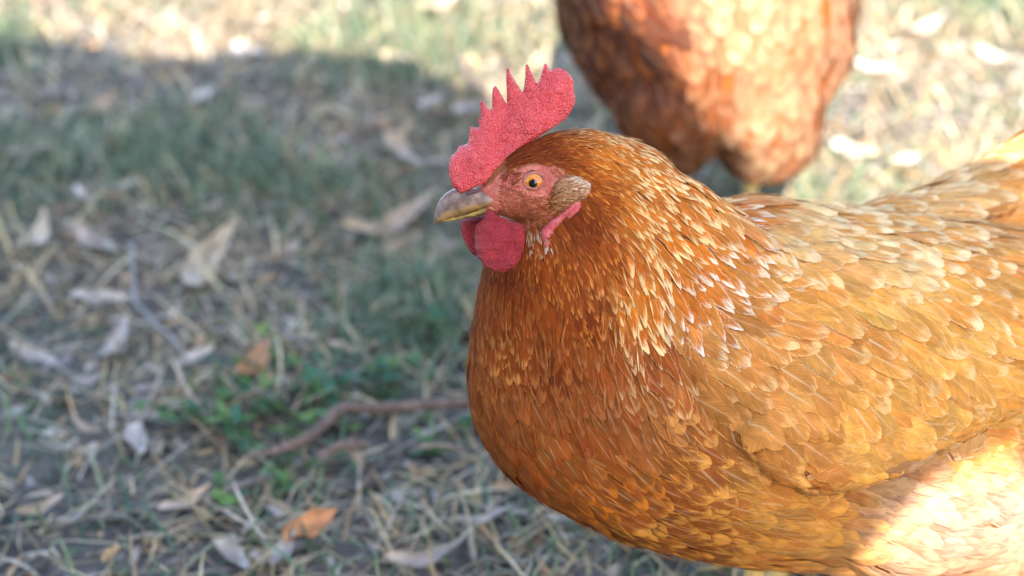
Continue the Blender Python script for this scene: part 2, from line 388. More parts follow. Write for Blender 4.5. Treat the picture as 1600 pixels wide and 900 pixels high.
# ------------------------------------------------------------------ feathers
def profile(v, kind):
    if kind == 0:   # rounded covert
        return np.where(v < .35, 0.35 + 0.65 * np.sin(np.clip(v / .35, 0, 1) * math.pi / 2), np.sqrt(np.clip(1 - ((v - .35) / .66) ** 2.6, 0, 1)))
    return np.where(v < .3, 0.45 + 0.55 * np.sin(np.clip(v / .3, 0, 1) * math.pi / 2), np.clip(1 - (np.clip(v - .3, 0, 1) / .715) ** 2.6, 0, 1))  # pointed hackle
class Plumage:
    def __init__(s, guides, bvh, cover=None):
        s.g = guides; s.bvh = bvh; s.items = []; s.cover = cover
        s.gp = np.array([[g[0], g[1]] for g in guides], float)
        s.gv = np.array([[*(np.array(g[2:4], float) / np.hypot(*g[2:4])), *g[4:6], *g[6], *g[7], *g[8:12]] for g in guides], float)
    def sample(s, px, py):
        d2 = (s.gp[:, 0] - px) ** 2 + (s.gp[:, 1] - py) ** 2
        wgt = 1 / (d2 + 160) ** 1.6; wgt /= wgt.sum()
        return wgt @ s.gv
    # columns: 0 dx 1 dy 2 L 3 W | 4-6 base rgb | 7-9 tip rgb | 10 tipstart 11 lift 12 kind 13 shaft
    def scatter(s, cos, tris, count, keep=lambda p, q: True, dens=1.0, cover=None):
        a, b, c = cos[tris[:, 0]], cos[tris[:, 1]], cos[tris[:, 2]]
        nr = np.cross(b - a, c - a); ar = np.linalg.norm(nr, axis=1) / 2
        pick = rng.choice(len(tris), count, p=ar / ar.sum()); r1 = np.sqrt(rng.random(count)); r2 = rng.random(count)
        P = a[pick] * (1 - r1)[:, None] + b[pick] * (r1 * (1 - r2))[:, None] + c[pick] * (r1 * r2)[:, None]
        NN = nr[pick] / np.maximum(np.linalg.norm(nr[pick], axis=1), 1e-12)[:, None]
        Q = PX(P); cell = 0.006; grid = {}
        for p, n, q in zip(P, NN, Q):
            if not keep(p, q): continue
            hit = s.bvh.find_nearest(Vector(p))
            if hit[3] is not None and hit[3] > 0.0015: continue
            n = np.array(hit[1]) if hit[1].dot(Vector(n)) > 0 else n
            if cover is not None and cover.find_nearest(Vector(p))[3] > .0003 and cover.ray_cast(Vector(p + n * 1e-4), Vector(n), .012)[0] is not None: continue
            g = s.sample(q[0], q[1]); sc = q[2] / FPX
            t = g[0] * RIGHT - g[1] * UP; t = t - n * (t @ n); tl = np.linalg.norm(t)
            if tl < 0.25: t = t + FWD * 0.3; t = t - n * (t @ n); tl = np.linalg.norm(t)
            t = t / tl; bt = np.cross(n, t)
            L, Wd = g[2] * sc * (1.12 if g[12] > .5 else 1), g[3] * sc * (.95 if g[12] > .5 else 1)
            ra, rb = L * (0.34 if g[12] > .5 else 0.40) / dens, Wd * 0.62 / dens; rad = max(ra, rb); k = int(rad / cell) + 1
            key = tuple(np.floor(p / cell).astype(int)); ok = True
            for i in range(-k, k + 1):
                for j in range(-k, k + 1):
                    for m in range(-k, k + 1):
                        for (p2, n2) in grid.get((key[0] + i, key[1] + j, key[2] + m), ()):
                            dv = p2 - p
                            if (dv @ t / ra) ** 2 + (dv @ bt / rb) ** 2 < 1 and n2 @ n > .45 and abs(dv @ n) < rad: ok = False; break
                        if not ok: break
                    if not ok: break
                if not ok: break
            if not ok: continue
            grid.setdefault(key, []).append((p, n))
            s.items.append((p, n, t, g, L, Wd, q))
    def mesh_of(s, it, rows, conform=True):
        p, n, t, g, L, Wd, q = it
        L = L * rng.uniform(.85, 1.18); Wd = Wd * rng.uniform(.85, 1.15)
        kind = 1 if g[12] > .5 else 0
        ang = rng.normal(0, .13 if kind == 0 else .17); bt = np.cross(n, t); t = t * math.cos(ang) + bt * math.sin(ang); bt = np.cross(n, t)
        cols = np.array([-1, -.5, 0, .5, 1]); vs = np.linspace(0, 1, rows)
        wv = profile(vs, kind)
        lift = g[11] * rng.uniform(.7, 1.35); bend = rng.normal(0, .05); camber = rng.uniform(.05, .16)
        roll = rng.normal(0, .10)
        V = np.empty((rows, 5, 3)); UVA = np.empty((rows, 5, 3)); rid = rng.random()
        split = rng.random(rows)
        near = s.cover is not None and s.cover.find_nearest(Vector(p))[3] < .03
        for i, v in enumerate(vs):
            jag = 1.0 if i % 2 == 0 else (0.95 if kind == 0 else .86)
            for j, u in enumerate(cols):
                ww = wv[i] * Wd / 2
                e = abs(u) == 1
                uu = u * (jag * (0.96 + .08 * split[i]) if e and i > 1 else 1.0)
                al = v * L - abs(u) ** 1.5 * ww * (0.10 if i < rows - 1 else .0) + (ww * .06 if e and i % 2 == 0 else 0)
                if i == rows - 1: al -= (0.04 * L * (split[j] - .3)); ww = wv[i - 1] * Wd / 2 * .45
                bp = p + t * al + bt * (uu * ww + bend * L * v * v)
                h = 0.0006 + lift * al * (1 - .35 * v) - camber * ww * u * u + roll * ww * u
                if conform:
                    hit = s.bvh.find_nearest(Vector(bp))
                    if near and hit[0] is not None:
                        h2 = s.cover.ray_cast(hit[0] + hit[1] * 1e-4, hit[1], .012)
                        if h2[0] is not None and h2[1].dot(hit[1]) > .2: hit = h2
                    if hit[0] is not None: V[i, j] = np.array(hit[0]) + np.array(n * .35 + np.array(hit[1]) * .65) * max(h, 0.0002)
                    else: V[i, j] = bp + n * h
                else: V[i, j] = bp + n * h
                UVA[i, j] = (u, v, rid)
        var = rng.normal(0, .08); hue = rng.normal(0, .07)
        base = np.clip(g[4:7] * (1 + var) * np.array([1, 1 + hue, 1 + 1.6 * hue]), .004, .9); tip = np.clip(g[7:10] * (1 + var * .6), .01, .92)
        return V.reshape(-1, 3), UVA.reshape(-1, 3), base, tip
    def emit(s, items, name, parent, rows, kind='stuff', single=False, conform=True, mat=None):
        quads = np.array([(i * 5 + j, i * 5 + j + 1, (i + 1) * 5 + j + 1, (i + 1) * 5 + j) for i in range(rows - 1) for j in range(4)])
        VV, UU, CC, TT, SS = [], [], [], [], []
        for it in items:
            V, U, base, tip = s.mesh_of(it, rows, conform); g = it[3]
            VV.append(V); UU.append(U); k = len(V)
            CC.append(np.tile([*base, 1], (k, 1))); TT.append(np.tile([*tip, np.clip(g[10] + rng.normal(0, .07), .1, 1.6)], (k, 1))); SS.append(np.full(k, g[13] * rng.uniform(.4, 1.2)))
        if not VV: return []
        outs = []
        packs = [([a], [b], [c], [d], [e]) for a, b, c, d, e in zip(VV, UU, CC, TT, SS)] if single else [(VV, UU, CC, TT, SS)]
        for n_, (a, b, c, d, e) in enumerate(packs):
            me = bpy.data.meshes.new(name); m = len(a); k = rows * 5
            F = (quads[None] + (np.arange(m) * k)[:, None, None]).reshape(-1, 4)
            co = np.concatenate(a)
            me.vertices.add(len(co)); me.vertices.foreach_set('co', co.ravel().astype(np.float32))
            me.loops.add(F.size); me.loops.foreach_set('vertex_index', F.ravel().astype(np.int32))
            me.polygons.add(len(F)); me.polygons.foreach_set('loop_start', np.arange(0, F.size, 4, dtype=np.int32))
            me.update(calc_edges=True); me.validate()
            set_attr(me, 'fuv', 'FLOAT_VECTOR', np.concatenate(b)); set_attr(me, 'col', 'FLOAT_COLOR', np.concatenate(c))
            set_attr(me, 'tip', 'FLOAT_COLOR', np.concatenate(d)); set_attr(me, 'shaft', 'FLOAT', np.concatenate(e))
            par = parent(items[n_]) if callable(parent) else parent
            o = mesh_obj(name, me, mat or M_FEATHER, par)
            if kind: o['kind'] = kind
            outs.append(o)
        return outs

# ------------------------------------------------------------------ the hen in front
def in_poly(poly, Q):
    P = np.array(poly, float); x, y = Q[:, 0], Q[:, 1]; c = np.zeros(len(Q), bool)
    for i in range(len(P)):
        x1, y1 = P[i]; x2, y2 = P[i - 1]
        if y1 == y2: continue
        c ^= ((y1 > y) != (y2 > y)) & (x < (x2 - x1) * (y - y1) / (y2 - y1) + x1)
    return c
DH = 0.874                                        # the head's own mid plane
RUST, DEEP, ORANGE = (.275, .048, .005), (.165, .026, .003), (.56, .142, .010)
GOLD, BUFF, PALE, WHITE = (.61, .25, .042), (.68, .36, .12), (.75, .50, .24), (.84, .66, .49)
CREAM = (.80, .50, .20)
BROWN, TAN = (.285, .076, .014), (.55, .205, .042)

def make_hen():
    root = empty('hen', (0.14, 0.86, 0.0))
    tag(root, 'orange brown hen in the foreground facing left with red comb and wattles', 'hen', 'hens')
    bm = bmesh.new()
    chain_into(bm, [(752, 316, .874, 19, 15), (775, 306, .874, 32, 24), (803, 293, .874, 48, 35), (838, 284, .874, 58, 43), (880, 272, .876, 66, 50), (915, 285, .88, 82, 62)], 7)
    chain_into(bm, [(880, 272, .876, 66, 50), (912, 290, .88, 84, 62), (945, 350, .89, 138, 90), (938, 420, .90, 176, 118), (946, 500, .915, 203, 142), (957, 585, .93, 227, 168)])
    chain_into(bm, [(957, 585, .93, 227, 168), (1060, 602, .945, 258, 205), (1180, 595, .96, 288, 238), (1320, 608, .98, 284, 245), (1460, 590, 1.0, 250, 225), (1580, 560, 1.02, 200, 180), (1680, 530, 1.04, 130, 110)])
    chain_into(bm, [(1400, 475, 1.0, 160, 130), (1500, 405, 1.03, 122, 90), (1600, 315, 1.06, 90, 50), (1700, 215, 1.09, 60, 25)])
    chain_into(bm, [(1300, 760, .93, 90, 60), (1420, 765, .95, 142, 110), (1560, 775, 1.0, 150, 120)])
    chain_into(bm, [(1030, 385, .888, 115, 62), (1085, 415, .896, 105, 66), (1150, 450, .910, 95, 72), (1220, 500, .922, 95, 80)])
    bme = remeshed(bm, 0.0016, 22, 'body')
    co, tr = arrays(bme); Q = PX(co)
    FACE = zoomed([(110, 540), (180, 552), (270, 520), (300, 480), (350, 468), (400, 448), (470, 444), (535, 458), (558, 488), (600, 540), (590, 585), (540, 630), (480, 668), (400, 688), (340, 670), (290, 630), (240, 640), (120, 640)])
    face = in_poly(FACE, Q)
    m = face.astype(float)
    set_attr(bme, 'skin', 'FLOAT', m)
    # bare face: eye socket rim, cheek folds
    cc = co.copy()
    for i in np.nonzero((Q[:, 0] < 925) & (Q[:, 1] < 400) & (Q[:, 1] > 180))[0]:
        q = Q[i]
        d = math.hypot((q[0] - 835) / 1.15, q[1] - 283)
        near = 1 if q[2] < DH else -1
        h = 2.2 * math.exp(-((d - 24) / 5) ** 2) + 1.4 * math.exp(-((d - 37) / 5) ** 2) - 5.0 * math.exp(-(d / 15) ** 2)
        h += (2.2 * noise.noise((q[0] / 13, q[1] / 8, 2.0)) + 1.6 * noise.noise((q[0] / 5, q[1] / 4, 5.0))) * m[i]
        cc[i] = co[i] - FWD * (near * h * DH / FPX)
    bme.vertices.foreach_set('co', cc.ravel()); bme.update()
    body = mesh_obj('body', bme, M_BODY, root)
    co = cc
    bvh = bvh_of(co, tr)

    # ---- wing: a folded pad lying on the near flank
    WO = [(1085, 455), (1150, 415), (1250, 385), (1400, 385), (1550, 410), (1670, 450), (1720, 500), (1650, 600), (1560, 652), (1470, 700), (1400, 733), (1320, 760), (1255, 764), (1205, 745), (1150, 695), (1095, 625), (1065, 540)]
    low = np.array([(1720, 500), (1650, 600), (1560, 652), (1470, 700), (1400, 733), (1320, 760), (1255, 764), (1205, 745), (1150, 695)], float)
    Qw, Fw, Dw = fill_outline(WO, 14.0)
    Vt, Vb = [], []
    for q, dd in zip(Qw, Dw):
        hit = cast(bvh, q[0], q[1]); p = np.array(hit[0]) if hit[0] is not None else W(q[0], q[1], .98); n = np.array(hit[1]) if hit[0] is not None else -FWD
        a, b = low[:-1], low[1:]; ab = b - a; t = np.clip(((q - a) * ab).sum(1) / (ab * ab).sum(1), 0, 1)
        dl = np.min(np.linalg.norm(a + ab * t[:, None] - q, axis=1))
        th = min(1, dd / 26) ** .5 * (8 + 42 * math.exp(-dl / 110)) if dl < dd + 6 else 42 * math.exp(-dl / 110) * min(1, dd / 90) + 5 + 6 * min(1, dd / 50)
        s = .93 / FPX
        Vt.append(p + n * th * s); Vb.append(p - n * 8 * s)
    nq = len(Qw)
    ed = {}
    for f in Fw:
        for i in range(3): ed[(f[i], f[(i + 1) % 3])] = 1
    a, b, c = [Vt[i] for i in Fw[0]]
    if np.dot(np.cross(b - a, c - a), FWD) > 0: Fw = [tuple(reversed(f)) for f in Fw]
    ed = {(f[i], f[(i + 1) % 3]) for f in Fw for i in range(3)}
    FF = list(Fw) + [tuple(nq + i for i in reversed(f)) for f in Fw] + [(j, i, nq + i, nq + j) for i, j in ed if (j, i) not in ed]
    wing = build('wing', Vt + Vb, FF, M_BODY, root, attrs={'skin': ('FLOAT', np.zeros(2 * nq))})
    wco = np.array(Vt); wtr = np.array(Fw)
    allco = np.concatenate([co, wco]); alltr = np.concatenate([tr, wtr + len(co)])
    bvh2 = bvh_of(allco, alltr)
    wb = bvh_of(wco, wtr)

    # ---- plumage: direction, length, width and pigments read at places on the bird
    g = []
    def A(px, py, dx, dy, L, Wd, base, tip, ts=.85, lift=.12, kind=0, shaft=.3): g.append((px, py, dx, dy, L, Wd, base, tip, ts, lift, kind, shaft))
    # brow and crown
    A(800, 225, 1, -.25, 24, 7, DEEP, RUST, .8, .10, 1, .0); A(835, 230, 1, -.12, 24, 7, DEEP, RUST, .8, .10, 1, .0)
    A(880, 225, 1, .12, 28, 7, RUST, ORANGE, .8, .10, 1, .05); A(885, 198, 1, .05, 28, 7, BROWN, BUFF, .75, .10, 1, .1)
    A(930, 205, 1, .22, 34, 8, ORANGE, CREAM, .75, .11, 1, .1); A(985, 225, 1, .55, 40, 10, ORANGE, CREAM, .74, .12, 1, .1)
    A(930, 250, 1, .35, 36, 8, ORANGE, GOLD, .8, .1, 1, .05); A(990, 270, 1, .65, 42, 10, ORANGE, CREAM, .74, .12, 1, .1)
    A(1040, 270, 1, .72, 50, 12, ORANGE, CREAM, .72, .13, 1, .1); A(1085, 315, 1, .72, 60, 14, ORANGE, CREAM, .74, .13, 1, .1)
    A(1130, 350, 1, .6, 68, 18, ORANGE, WHITE, .86, .13, 1, .1)
    A(930, 300, .9, .6, 34, 8, RUST, ORANGE, .85, .1, 1, .0); A(900, 345, .5, 1, 34, 8, DEEP, RUST, .85, .10, 1, .0)
    A(985, 330, .75, .8, 46, 11, ORANGE, CREAM, .78, .12, 1, .05); A(1040, 350, .85, .75, 58, 14, ORANGE, CREAM, .76, .13, 1, .1)
    A(1090, 390, .8, .75, 66, 19, ORANGE, WHITE, .84, .14, 1, .1); A(1120, 420, .8, .6, 74, 24, TAN, WHITE, .88, .14, 1, .15)
    A(940, 380, .4, 1, 42, 11, RUST, ORANGE, .85, .12, 1, .0); A(1000, 400, .5, 1, 54, 14, ORANGE, CREAM, .76, .13, 1, .05)
    A(1050, 440, .55, 1, 66, 18, ORANGE, WHITE, .88, .14, 1, .1); A(990, 460, .35, 1, 60, 17, ORANGE, CREAM, .78, .14, 1, .05)
    A(1010, 520, .4, 1, 74, 20, RUST, PALE, .95, .16, 1, .1); A(1075, 480, .6, 1, 74, 26, TAN, WHITE, .90, .15, 1, .15)
    A(860, 243, 1, .1, 24, 7, DEEP, RUST, .85, .1, 1, 0); A(808, 246, 1, -.3, 22, 7, DEEP, RUST, .85, .1, 1, 0); A(915, 335, .6, 1, 34, 8, DEEP, RUST, .85, .1, 1, 0); A(905, 270, 1, .4, 30, 8, RUST, ORANGE, .85, .1, 1, 0)
    # throat, front of the neck and breast
    A(870, 400, .1, 1, 36, 9, RUST, ORANGE, .85, .11, 1, 0); A(800, 420, -.1, 1, 34, 11, DEEP, RUST, .85, .1, 1, 0)
    A(760, 450, -.25, 1, 40, 14, RUST, BROWN, .8, .1, 0, .1); A(850, 470, 0, 1, 44, 13, RUST, BROWN, .85, .1, 1, .0)
    A(920, 470, .15, 1, 50, 14, DEEP, ORANGE, .85, .12, 1, .0); A(930, 540, .2, 1, 60, 20, RUST, BROWN, .8, .12, 1, .1)
    A(735, 540, .05, 1, 48, 20, RUST, BROWN, .75, .09, 0, .15); A(790, 530, 0, 1, 52, 20, RUST, TAN, .85, .09, 0, .15)
    A(860, 560, .12, 1, 56, 22, DEEP, BROWN, .8, .1, 0, .15); A(745, 630, .25, 1, 56, 26, BROWN, RUST, .85, .08, 0, .15)
    A(810, 640, .3, 1, 60, 28, BROWN, RUST, .85, .09, 0, .2); A(800, 730, .7, 1, 62, 32, BROWN, RUST, .85, .08, 0, .2)
    A(880, 660, .4, 1, 64, 32, BROWN, RUST, .85, .1, 0, .3); A(900, 760, .85, .9, 68, 38, BROWN, ORANGE, .85, .09, 0, .3)
    A(960, 640, .5, 1, 72, 36, BROWN, RUST, .88, .1, 0, .3); A(970, 730, .8, .8, 74, 42, BROWN, ORANGE, .85, .1, 0, .35)
    A(960, 810, 1, .6, 74, 42, BROWN, GOLD, .85, .1, 0, .3); A(1030, 600, .6, .9, 80, 40, BROWN, TAN, .88, .12, 0, .35)
    A(1060, 690, .95, .6, 84, 48, BROWN, GOLD, .85, .11, 0, .35); A(1050, 780, 1, .4, 84, 48, BROWN, GOLD, .82, .11, 0, .3)
    A(1060, 845, 1, .3, 80, 46, BROWN, GOLD, .8, .11, 0, .25); A(1150, 770, 1, .25, 88, 48, TAN, GOLD, .8, .12, 0, .3)
    A(1150, 850, 1, .15, 88, 44, TAN, GOLD, .78, .12, 0, .2); A(1250, 810, 1, .15, 90, 44, TAN, GOLD, .75, .13, 0, .15)
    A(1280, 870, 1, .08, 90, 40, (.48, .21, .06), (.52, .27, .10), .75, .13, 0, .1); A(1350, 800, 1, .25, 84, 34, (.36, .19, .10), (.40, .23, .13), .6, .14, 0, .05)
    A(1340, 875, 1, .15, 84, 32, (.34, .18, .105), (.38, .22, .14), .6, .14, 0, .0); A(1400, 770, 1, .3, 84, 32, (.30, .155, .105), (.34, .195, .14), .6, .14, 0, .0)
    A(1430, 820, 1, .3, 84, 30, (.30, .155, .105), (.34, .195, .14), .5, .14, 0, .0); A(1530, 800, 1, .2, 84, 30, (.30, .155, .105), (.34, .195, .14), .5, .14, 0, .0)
    # wing coverts
    A(1085, 540, .9, .8, 92, 44, TAN, BUFF, .95, .13, 0, .55); A(1140, 470, 1, .5, 96, 46, TAN, BUFF, .95, .12, 0, .4)
    A(1170, 530, 1, .7, 96, 52, TAN, BUFF, .9, .12, 0, .5); A(1120, 620, 1, .75, 110, 54, (.46, .165, .034), TAN, .95, .13, 0, .6)
    A(1220, 450, 1, .45, 96, 46, GOLD, BUFF, .95, .11, 0, .4); A(1210, 600, .9, .85, 96, 50, TAN, GOLD, .95, .12, 0, .55)
    A(1290, 520, 1, .7, 92, 48, TAN, BUFF, .95, .12, 0, .55); A(1310, 450, 1, .5, 92, 44, GOLD, BUFF, .95, .11, 0, .4)
    A(1300, 600, .9, .85, 84, 48, GOLD, BUFF, .95, .12, 0, .5); A(1390, 520, .9, .75, 84, 48, GOLD, BUFF, .95, .12, 0, .5)
    A(1230, 670, .9, .7, 74, 44, (.46, .165, .03), GOLD, .95, .13, 0, .3); A(1300, 670, .9, .6, 62, 48, GOLD, BUFF, .95, .14, 0, .25)
    A(1370, 620, .8, .8, 68, 50, GOLD, BUFF, .95, .13, 0, .3); A(1440, 590, .75, .85, 68, 50, GOLD, BUFF, .95, .13, 0, .3)
    A(1260, 735, 1, .25, 66, 40, (.44, .155, .03), GOLD, .95, .13, 0, .15); A(1330, 715, 1, .25, 72, 50, GOLD, BUFF, .95, .14, 0, .15)
    A(1400, 690, 1, .05, 72, 48, GOLD, BUFF, .95, .13, 0, .15); A(1460, 660, 1, -.1, 72, 48, GOLD, BUFF, .95, .13, 0, .2)
    A(1540, 600, 1, .1, 90, 46, GOLD, BUFF, .95, .12, 0, .3); A(1450, 460, .95, .6, 92, 46, GOLD, PALE, .95, .12, 0, .4)
    A(1600, 520, 1, .2, 110, 40, GOLD, BUFF, .95, .1, 0, .4)
    # back, rump and tail
    A(1125, 303, 1, .2, 86, 42, TAN, BUFF, .85, .08, 0, .1); A(1165, 330, 1, .2, 88, 44, TAN, BUFF, .8, .08, 0, .15); A(1190, 320, 1, .2, 90, 44, BUFF, BUFF, .8, .08, 0, .2); A(1165, 410, 1, .4, 90, 40, TAN, PALE, .8, .11, 0, .3); A(1215, 310, 1, .2, 90, 44, BUFF, PALE, .8, .08, 0, .2)
    A(1150, 305, 1, .12, 90, 44, TAN, BUFF, .8, .08, 0, .15); A(1180, 360, 1, .3, 90, 42, BUFF, PALE, .8, .1, 0, .25)
    A(1260, 330, 1, .2, 84, 40, BUFF, PALE, .75, .1, 0, .2); A(1290, 385, 1, .35, 88, 42, BUFF, PALE, .78, .1, 0, .25)
    A(1320, 335, 1, .0, 80, 42, GOLD, PALE, .75, .1, 0, .2); A(1380, 400, 1, .35, 88, 42, BUFF, PALE, .78, .11, 0, .3)
    A(1390, 320, 1, -.4, 84, 42, GOLD, PALE, .78, .11, 0, .2); A(1440, 370, 1, -.2, 84, 44, GOLD, PALE, .78, .12, 0, .2)
    A(1450, 300, 1, -.55, 92, 40, BUFF, PALE, .75, .11, 0, .3); A(1560, 330, 1, -.7, 120, 40, TAN, BUFF, .8, .1, 0, .4)
    A(1660, 240, 1, -.9, 150, 40, TAN, BUFF, .8, .1, 0, .4)
    P = Plumage(g, bvh2, wb)
    NOF = zoomed([(100, 545), (180, 556), (275, 520), (300, 470), (345, 455), (400, 440), (470, 436), (540, 450), (565, 486), (610, 540), (590, 590), (545, 630), (480, 672), (395, 690), (340, 676), (280, 640), (100, 660)])
    def keep(p, q): return not (q[0] < 905 and in_poly(NOF, q[None, :2])[0]) and not (q[0] < 790 and q[1] < 350)
    small = lambda p, q: keep(p, q) and p[2] > .05 
    # small hackles need many candidates, the body far fewer: two passes over different triangles
    cen = PX(allco[alltr].mean(1)); neck = (cen[:, 0] < 1160) & (cen[:, 1] < 600) & ((cen[:, 1] < 420) | (cen[:, 0] > 760))
    onw = np.arange(len(alltr)) >= len(tr); P.scatter(allco, alltr[onw], 9000, small, 1.22); neck = neck & ~onw
    P.scatter(allco, alltr[neck], 90000, small, 1.3, wb); n_neck = len(P.items)
    P.scatter(allco, alltr[~neck & ~onw], 42000, small, 1.22, wb)
    items = P.items
    vis = [(it[4] * it[5] * max(0.0, -(it[1] @ FWD)) if (0 < it[6][0] < 1600 and 0 < it[6][1] < 900) else 0) for it in items]
    order = np.argsort(vis)[::-1]; top = set(order[:300].tolist())
    solo = [items[i] for i in order[:300]]; rest = [it for i, it in enumerate(items) if i not in top]
    def owner(it):
        h = wb.find_nearest(Vector(it[0])); return wing if h[3] is not None and h[3] < .0015 else root
    P.emit(solo, 'feather', owner, 17, kind=None, single=True)
    # flight feathers showing their pale edges below the coverts
    ff = []
    for k in range(6):
        h = cast(bvh2, 1262 + k * 62, 752 - k * 13.5)
        if h[0] is None: continue
        p, n = np.array(h[0]), np.array(h[1]); gg = P.sample(1330, 715); gg = gg.copy()
        gg[4:7] = (.50, .24, .08); gg[7:10] = (.80, .60, .42); gg[10] = .97; gg[11] = .015; gg[12] = 0; gg[13] = .2
        t = RIGHT * 1.0 + UP * .20 + FWD * .25; t = t - n * (t @ n); t /= np.linalg.norm(t)
        ff.append((p - n * .0008, n, t, gg, 230 * .88 / FPX, 44 * .88 / FPX, np.array([1300, 740, .88])))
    P.emit(ff, 'flight_feather', wing, 17, kind=None, single=True)
    fine = [it for it in rest if it[5] < .0055]; wide = [it for it in rest if it[5] >= .0055]
    P.emit(fine, 'hackle_plumage', root, 8); P.emit(wide, 'body_plumage', root, 15)
    print('FEATHERS', len(items), n_neck, len(fine), len(wide))

    gw = [(x, y, dx, dy, min(L, 60) * .8, 3.2, b, t, .5, .30, 1, 0) for (x, y, dx, dy, L, Wd, b, t, ts, li, k, sh) in g]
    PX_ = Plumage(gw, bvh2, wb); PX_.scatter(co, tr, 7000, lambda p, q: small(p, q) and not (1030 < q[0] < 1260 and q[1] < 580) and wb.find_nearest(Vector(p))[3] > .004, .40, wb)
    PX_.emit(PX_.items, 'loose_down', root, 8)
    # ---- bristles and wisps: very narrow feathers on the bare face, the ear tuft and along the hackle
    gb = []
    HR, HB = (.36, .085, .035), (.50, .19, .09)
    for (px, py, dx, dy, L, Wd, base, tip) in [(790, 270, 1, -.7, 18, 2.4, DEEP, RUST), (830, 255, 1, -.2, 10, 1.7, HR, HB), (880, 262, 1, .4, 10, 1.7, HR, HB),
            (790, 320, 1, .25, 11, 1.7, HR, HB), (830, 325, 1, .1, 13, 2.0, (.30, .08, .03), HB), (870, 330, 1, -.2, 15, 2.4, BROWN, TAN), (770, 310, 1, .2, 8, 1.6, HR, HB), (845, 348, 1, .1, 14, 2.4, BROWN, TAN)]:
        gb.append((px, py, dx, dy, L, Wd, base, tip, .7, .14, 1, 0))
    PB = Plumage(gb, bvh)
    fsel = face[tr].all(1)
    def fkeep(p, q): return ((q[0] - 835) / 30) ** 2 + ((q[1] - 283) / 26) ** 2 > 1 and q[0] > 778 and (q[1] > 300 or q[1] < 262 or rng.random() < .4)
    PB.scatter(co, tr[fsel], 14000, fkeep, .62)
    PB.emit(PB.items, 'face_bristles', root, 5)

    # ---- comb
    comb = zoomed([(150, 556), (120, 528), (106, 490), (101, 450), (112, 412), (130, 393), (145, 366), (160, 368), (176, 360), (182, 325), (190, 290), (205, 300), (222, 298), (218, 262), (232, 262), (228, 240), (223, 198), (232, 190), (243, 205), (262, 230), (272, 222), (271, 180), (275, 145), (287, 133), (298, 150), (318, 188), (329, 207), (330, 180), (326, 110), (328, 72), (336, 65), (346, 90), (370, 130), (391, 162), (398, 140), (402, 100), (403, 55), (412, 50), (422, 72), (440, 110), (448, 127), (460, 105), (470, 70), (475, 50), (485, 48), (495, 70), (502, 80), (512, 68), (535, 64), (560, 75), (580, 95), (590, 115), (592, 150), (597, 180), (596, 205), (580, 235), (560, 262), (532, 284), (490, 312), (440, 345), (390, 372), (350, 410), (315, 455), (288, 495), (252, 518), (206, 530), (176, 548)])
    puffy('comb', comb, DH, 13, 52, 0, M_COMB, root, 4.0, wob=10, bumpy=3.0, offfn=lambda q: 16 * max(0, min(1, (q[1] - 215) / 85)))
    # ---- wattles, earlobe, ear tuft
    wat = zoomed([(252, 612), (275, 618), (292, 640), (322, 655), (352, 668), (395, 676), (403, 700), (402, 740), (396, 780), (382, 815), (355, 848), (320, 864), (280, 860), (242, 836), (216, 805), (205, 760), (203, 715), (212, 680), (238, 655), (246, 635)])
    puffy('wattle', wat, DH, 6.5, 14, 26, M_WATTLE, root, 3.6, wob=9, bumpy=1.6, offfn=lambda q: 8 * math.sin((q[0] - 740) / 80 * math.pi) + 5 * math.sin((q[0] - 735) / 11 + (q[1] - 320) / 40) * max(0, 1 - (q[1] - 318) / 70) + 4 * noise.noise((q[0] / 16, q[1] / 30, 4.0)) + 2.0 * math.sin((q[1] - 310) / 2.6 + q[0] / 22) * max(0, 1 - (q[0] - 740) / 55))
    far = zoomed([(166, 652), (205, 642), (250, 640), (260, 690), (240, 760), (222, 800), (200, 796), (180, 776), (159, 735), (148, 692), (151, 662)])
    puffy('wattle', far, DH, 6, 14, -22, M_WATTLE, root, 5, wob=5, bumpy=1.2)
    def on_face(q):
        h = cast(bvh, q[0], q[1])
        return (DH - PX(np.array(h[0]))[2]) * FPX / DH if h[0] is not None else 30
    lobe = zoomed([(470, 690), (495, 668), (530, 645), (560, 622), (582, 598), (605, 586), (620, 590), (614, 622), (580, 650), (548, 672), (520, 700), (505, 735), (492, 766), (480, 768), (468, 745), (458, 715)])
    puffy('earlobe', lobe, DH, 4, 9, 2, M_LOBE, root, 3.5, wob=4, bumpy=1.0, offfn=lambda q: on_face(q) + 1.1 * math.cos((q[0] - q[1] * 1.1) / 6) - 6 * math.exp(-(((q[0] - 876) * .76 + (q[1] - 352) * .65 + 1) / 2.6) ** 2) + 3)
    tuft = zoomed([(505, 560), (520, 520), (552, 496), (590, 492), (628, 500), (652, 522), (650, 545), (632, 570), (600, 588), (560, 610), (525, 620), (495, 610)])
    et = puffy('ear_tuft', tuft, DH, 9, 26, 1, M_BODY, root, 4.5, wob=3, bumpy=1.2, offfn=on_face)
    set_attr(et.data, 'skin', 'FLOAT', np.zeros(len(et.data.vertices)))
    ec, er = arrays(et.data)
    ec = ec.copy()
    PT = Plumage([(870, 310, 1, -.35, 14, 2.4, (.38, .15, .06), (.58, .34, .18), .75, .16, 1, 0), (905, 285, 1, -.1, 14, 2.4, (.46, .21, .09), (.74, .54, .37), .62, .2, 1, 0), (890, 315, 1, .3, 13, 2.4, (.36, .12, .05), (.56, .30, .15), .75, .16, 1, 0)], bvh_of(ec, er))
    PT.scatter(ec, er, 5000, lambda p, q: True, 1.15)
    PT.emit(PT.items, 'tuft_bristles', et, 5)
